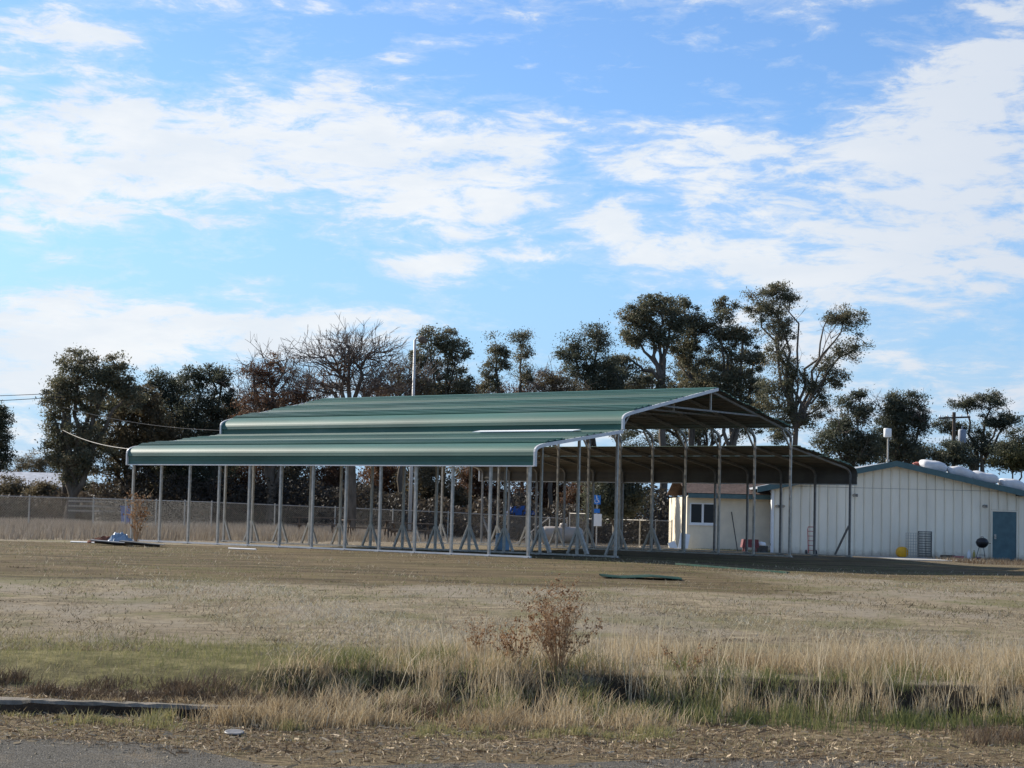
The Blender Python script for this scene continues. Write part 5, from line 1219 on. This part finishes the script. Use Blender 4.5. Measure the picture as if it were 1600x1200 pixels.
# brown weeds above the kerb
n = 9500; X, Y, ct = clumpy(rg, n, -6.5, -.2, 14.05, 14.8, 70, .12)
grass('brown_verge_weeds', X, Y, .03 + .13 * rg.random(n) * (.25 + ct), .004 + .005 * rg.random(n), M['brownleaf'], cl(.75 * rg.random(n) * (.25 + .6 * ct)), 6, 1.1, (.1, 0), 2, 'dead brown weeds above the kerb')
n = 2600; X, Y, ct = clumpy(rg, n, -6.5, -1.7, 13.93, 14.1, 46, .05)
grass('kerb_top_weeds', X, Y, .02 + .07 * rg.random(n) * (.2 + ct), .003 + .004 * rg.random(n), M['dry'], cl(.1 + .6 * rg.random(n)), 41, 1.4, (.0, -.3), 2, 'dry weeds hanging over the kerb edge')
n = 2600; X, Y, ct = clumpy(rg, n, -2.15, -1.45, 13.55, 13.95, 12, .1)
grass('kerb_end_grass', X, Y, .05 + .15 * rg.random(n) * (.4 + ct), .004 + .003 * rg.random(n), M['dry'], cl(.15 + .6 * rg.random(n)), 42, 1.0, (.05, 0), 2, 'dry grass growing over the broken kerb end')
# yellow-green tufts in front of the kerb
n = 7000; X, Y, ct = clumpy(rg, n, -6.2, 1.2, 13.2, 13.84, 60, .06)
grass('verge_tufts', X, Y, .02 + .10 * rg.random(n) * (.2 + ct ** 2), .004 + .004 * rg.random(n), M['fresh'], cl(.5 + .5 * rg.random(n)), 8, .9, (.1, 0), 2, 'yellowish tufts in front of the kerb')
n = 8500; X, Y, ct = clumpy(rg, n, -1.9, 1.2, 13.7, 15.3, 60, .15)
grass('dry_verge_grass', X, Y, .03 + .17 * rg.random(n) * (.25 + ct), .004 + .004 * rg.random(n), M['dry'], cl(.55 * rg.random(n) + .35 * ct), 9, 1.1, (.15, 0), 2, 'dry matted grass where the kerb ends')
n = 5000; X, Y, ct = clumpy(rg, n, 3.4, 6.4, 13.5, 14.2, 30, .14)
grass('rusty_verge_grass', X, Y, .03 + .10 * rg.random(n) * (.3 + ct), .004 + .005 * rg.random(n), M['brownleaf'], cl(.15 + .6 * rg.random(n)), 10, 1.0, (.1, 0), 2, 'rusty brown low growth by the road at the right')
# straw litter lying flat on the verge and road edge
n = 70000; X = rg.uniform(-6.5, 6.5, n); Y = rg.uniform(11.3, 14.5, n); dn = hsh(X * 1.3 + 3, Y * 2.2); k = (dn + rg.normal(size=n) * .5 - 1.5 * (1 - sm(Y, 11.6, 12.8)) > -.35)
X, Y = X[k], Y[k]; n = len(X); a = rg.normal(size=n) * .9; l = .006 + .09 * rg.random(n) ** 5; wv = .0009 + .0013 * rg.random(n) + .0022 * (rg.random(n) > .85)
Z = np.maximum(T(X, Y), np.where(Y < 12.7, -.553, -9)) + .003 + .014 * rg.random(n); dx, dy = np.cos(a), np.sin(a)
P = np.stack([X, Y, Z], 1); e = np.stack([dx * l / 2, dy * l / 2, rg.normal(size=n) * .008], 1); s_ = np.stack([-dy * wv, dx * wv, rg.normal(size=n) * .003], 1)
tag(link('straw_litter', np_mesh('straw_litter', np.stack([P - e - s_, P + e - s_, P + e + s_, P - e + s_], 1), 4, M['brownleaf'], cl(rg.random(n) ** .7))), 'straw and dead leaves littering the verge', 'litter', None, 'stuff')
# mown stubble over the field, in uneven mats
n = 230000; u = rg.random(n); Y = 16.2 + 31 * u ** 1.7; X = rg.uniform(-1, 1, n) * (2.2 + Y * .30)
dn = hsh(X * .8 + 2, Y * .45); d2 = hsh(X * 3.1, Y * 1.7 + 2); earth = sm(Y + hsh(X * .35, Y * .2) * 2.5, 26, 30) * (1 - .65 * sm(X, 2, 7) * (1 - sm(Y, 38, 43)))
k = rg.random(n) < cl(.5 + .35 * dn + .6 * d2) * (1 - .8 * earth)
X, Y, dn, d2 = X[k], Y[k], dn[k], d2[k]; n = len(X)
grass('mown_stubble', X, Y, (.014 + .065 * rg.random(n) ** 2) * (.8 + .4 * d2), (.006 + .010 * rg.random(n)) * (.6 + Y / 34), M['straw'], cl(.1 + .8 * rg.random(n) + .3 * dn + .2 * d2), 12, 2.1, (.15, 0), 1, 'mown straw stubble over the field')
n = 2600; X, Y, ct = clumpy(rg, n, -9, 9, 17, 34, 60, .14)
grass('dark_clods', X, Y, .006 + .02 * rg.random(n), .03 + .03 * rg.random(n), M['straw'], cl(.25 * rg.random(n)), 33, 3.0, (.1, 0), 1, 'dark clods of turned-up thatch in the field')
n = 30000; Y = rg.uniform(24, 52, n); X = rg.uniform(-1, 1, n) * (2 + Y * .3); dn = hsh(X * .5 + 7, Y * .35); k = rg.random(n) < .25 + .5 * np.clip(dn, -.5, 1); X, Y = X[k], Y[k]; n = len(X)
grass('sparse_green_growth', X, Y, .015 + .035 * rg.random(n), .012 + .012 * rg.random(n), M['fresh'], cl(.1 + .6 * rg.random(n)), 13, .9, (.1, 0), 1, 'sparse low green growth on the bare earth')
n = 26000; u = rg.random(n); Y = 16.8 + 16 * u ** 1.4; X = rg.uniform(-1, 1, n) * (2.2 + Y * .30); dn = hsh(X * .7 + 11, Y * .42 + 3); k = dn + .25 * rg.normal(size=n) > .2 + .35 * sm(X, -1, 3); X, Y = X[k], Y[k]; n = len(X)
grass('field_green_patches', X, Y, .012 + .035 * rg.random(n), .007 + .008 * rg.random(n), M['fresh'], cl(.25 + .6 * rg.random(n)), 43, 1.2, (.1, 0), 1, 'low olive-green patches in the mown field')
n = 15000; X = rg.uniform(-6.4, 6.4, n); Y = rg.uniform(12.7, 14.4, n); dn = hsh(X * 1.5 + 5, Y * 2.6); k = dn + .35 * rg.normal(size=n) > .05; X, Y = X[k], Y[k]; n = len(X)
grass('verge_green_growth', X, Y, .01 + .045 * rg.random(n) ** 1.6, .004 + .005 * rg.random(n), M['fresh'], cl(.3 + .65 * rg.random(n)), 44, 1.1, (.1, 0), 1, 'low yellowish green growth among the straw of the verge')
# loose gravel spilling from the road edge
n = 2600; X = rg.uniform(-6, 6, n); Y = 11.6 + 1.7 * rg.random(n); q = .003 + .009 * rg.random(n) ** 3; Z = np.maximum(T(X, Y), np.where(Y < 12.7, -.553, -9)) + q * .3
C_ = np.stack([X, Y, Z], 1); tr = []; ex = np.array([[1, .2, 0], [-.3, 1, 0], [-.8, -.5, 0], [.3, -1, 0]]); ang = rg.uniform(0, 6.28, n)
rot = np.stack([np.stack([np.cos(ang), -np.sin(ang)], 1), np.stack([np.sin(ang), np.cos(ang)], 1)], 1)
cs = [C_ + np.concatenate([np.einsum('nij,j->ni', rot, e[:2]) * q[:, None], np.zeros((n, 1))], 1) for e in ex]; apex = C_ + np.stack([q * .2, q * .1, q * .8], 1)
for i in range(4): tr.append(np.stack([cs[i], cs[(i + 1) % 4], apex], 1))
tag(link('loose_gravel', np_mesh('loose_gravel', np.concatenate(tr), 3, M['straw'], np.tile(.1 + .6 * rg.random(n), 4))), 'loose gravel spilling along the road edge', 'gravel', None, 'stuff')
# unmown dry grass behind the carport and on the left
n = 60000; X = rg.uniform(-30, 7, n); Y = rg.uniform(52, 96, n); line = 52.5 + .05 * X - np.minimum(0, X + 12) * -.1
inside = ((X - .4668) * math.cos(A_) + (Y - 45.06) * math.sin(A_) < 17.3) & (-(X - .4668) * math.sin(A_) + (Y - 45.06) * math.cos(A_) < 15.4)
k = (~inside) & (Y > line) & (rg.random(n) < 1 - .7 * sm(X, -7, 3) * sm(Y, 62, 66)) & (~((X > -3) & (Y < 84)))
X, Y = X[k], Y[k]; n = len(X)
hh = (.22 + .36 * rg.random(n)) * (1 - .55 * sm(X, -9, -2)) * (.75 + .25 * np.clip(hsh(X * .6, Y * .4), -1, 1))
grass('unmown_dry_grass', X, Y, hh, .02 + .022 * rg.random(n), M['dryfar'], np.clip(.2 + .7 * rg.random(n), 0, 1), 14, .5, (.1, 0), 1, 'unmown pale dry grass beyond the carport on the left')
# grass strip at the foot of the wing and weeds by the door
n = 3500; X = rg.uniform(at(1062, 850, 80.8).x, at(1208, 850, 80.8).x, n); Y = rg.uniform(80.4, 81.15, n); dn = hsh(X * 2.2, Y)
k = dn + rg.normal(size=n) * .3 > -.1; grass('wall_foot_grass', X[k], Y[k], .05 + .16 * rg.random(k.sum()), .02 + .02 * rg.random(k.sum()), M['fresh'], np.clip(.5 + .5 * rg.random(k.sum()), 0, 1), 15, .5, (0, 0), 1, 'yellow-green grass at the foot of the cream wall')
n = 9000; X = rg.uniform(at(1480, 880, 74).x, at(1720, 880, 74).x, n); Y = rg.uniform(66, 78.4, n); dn = hsh(X * 1.2, Y * .6)
k = dn + rg.normal(size=n) * .4 > -.1; grass('rough_weeds', X[k], Y[k], .04 + .16 * rg.random(k.sum()), .02 + .025 * rg.random(k.sum()), M['brownleaf'], np.clip(.2 + .7 * rg.random(k.sum()), 0, 1), 16, .8, (0, 0), 1, 'rough brown weeds in front of the teal door')

# kinds that occur more than once carry one group phrase
GROUPS = {'tree': 'trees standing behind the carport and buildings', 'bush': 'bushes growing among the far trees', 'weed': 'dead weeds standing in the grass',
          'wall light': 'flood lights on the white building wall', 'wire mesh': 'rolls of wire mesh by the white wall', 'wire': 'overhead wires on the left',
          'utility pole': 'utility poles among the far trees', 'bottle': 'plastic bottles near the barbecue', 'board': 'white boards leaning on the cream wall',
          'metal strip': 'loose metal strips left over from building', 'pipe': 'loose pipes lying on the earth', 'panel': 'loose panels lying beside the tarp',
          'timber': 'timber lengths lying beyond the carport', 'tray': 'low trays by the white wall'}
for ob in S.objects:
    c = ob.get('category')
    if c in GROUPS and not ob.get('group'): ob['group'] = GROUPS[c]
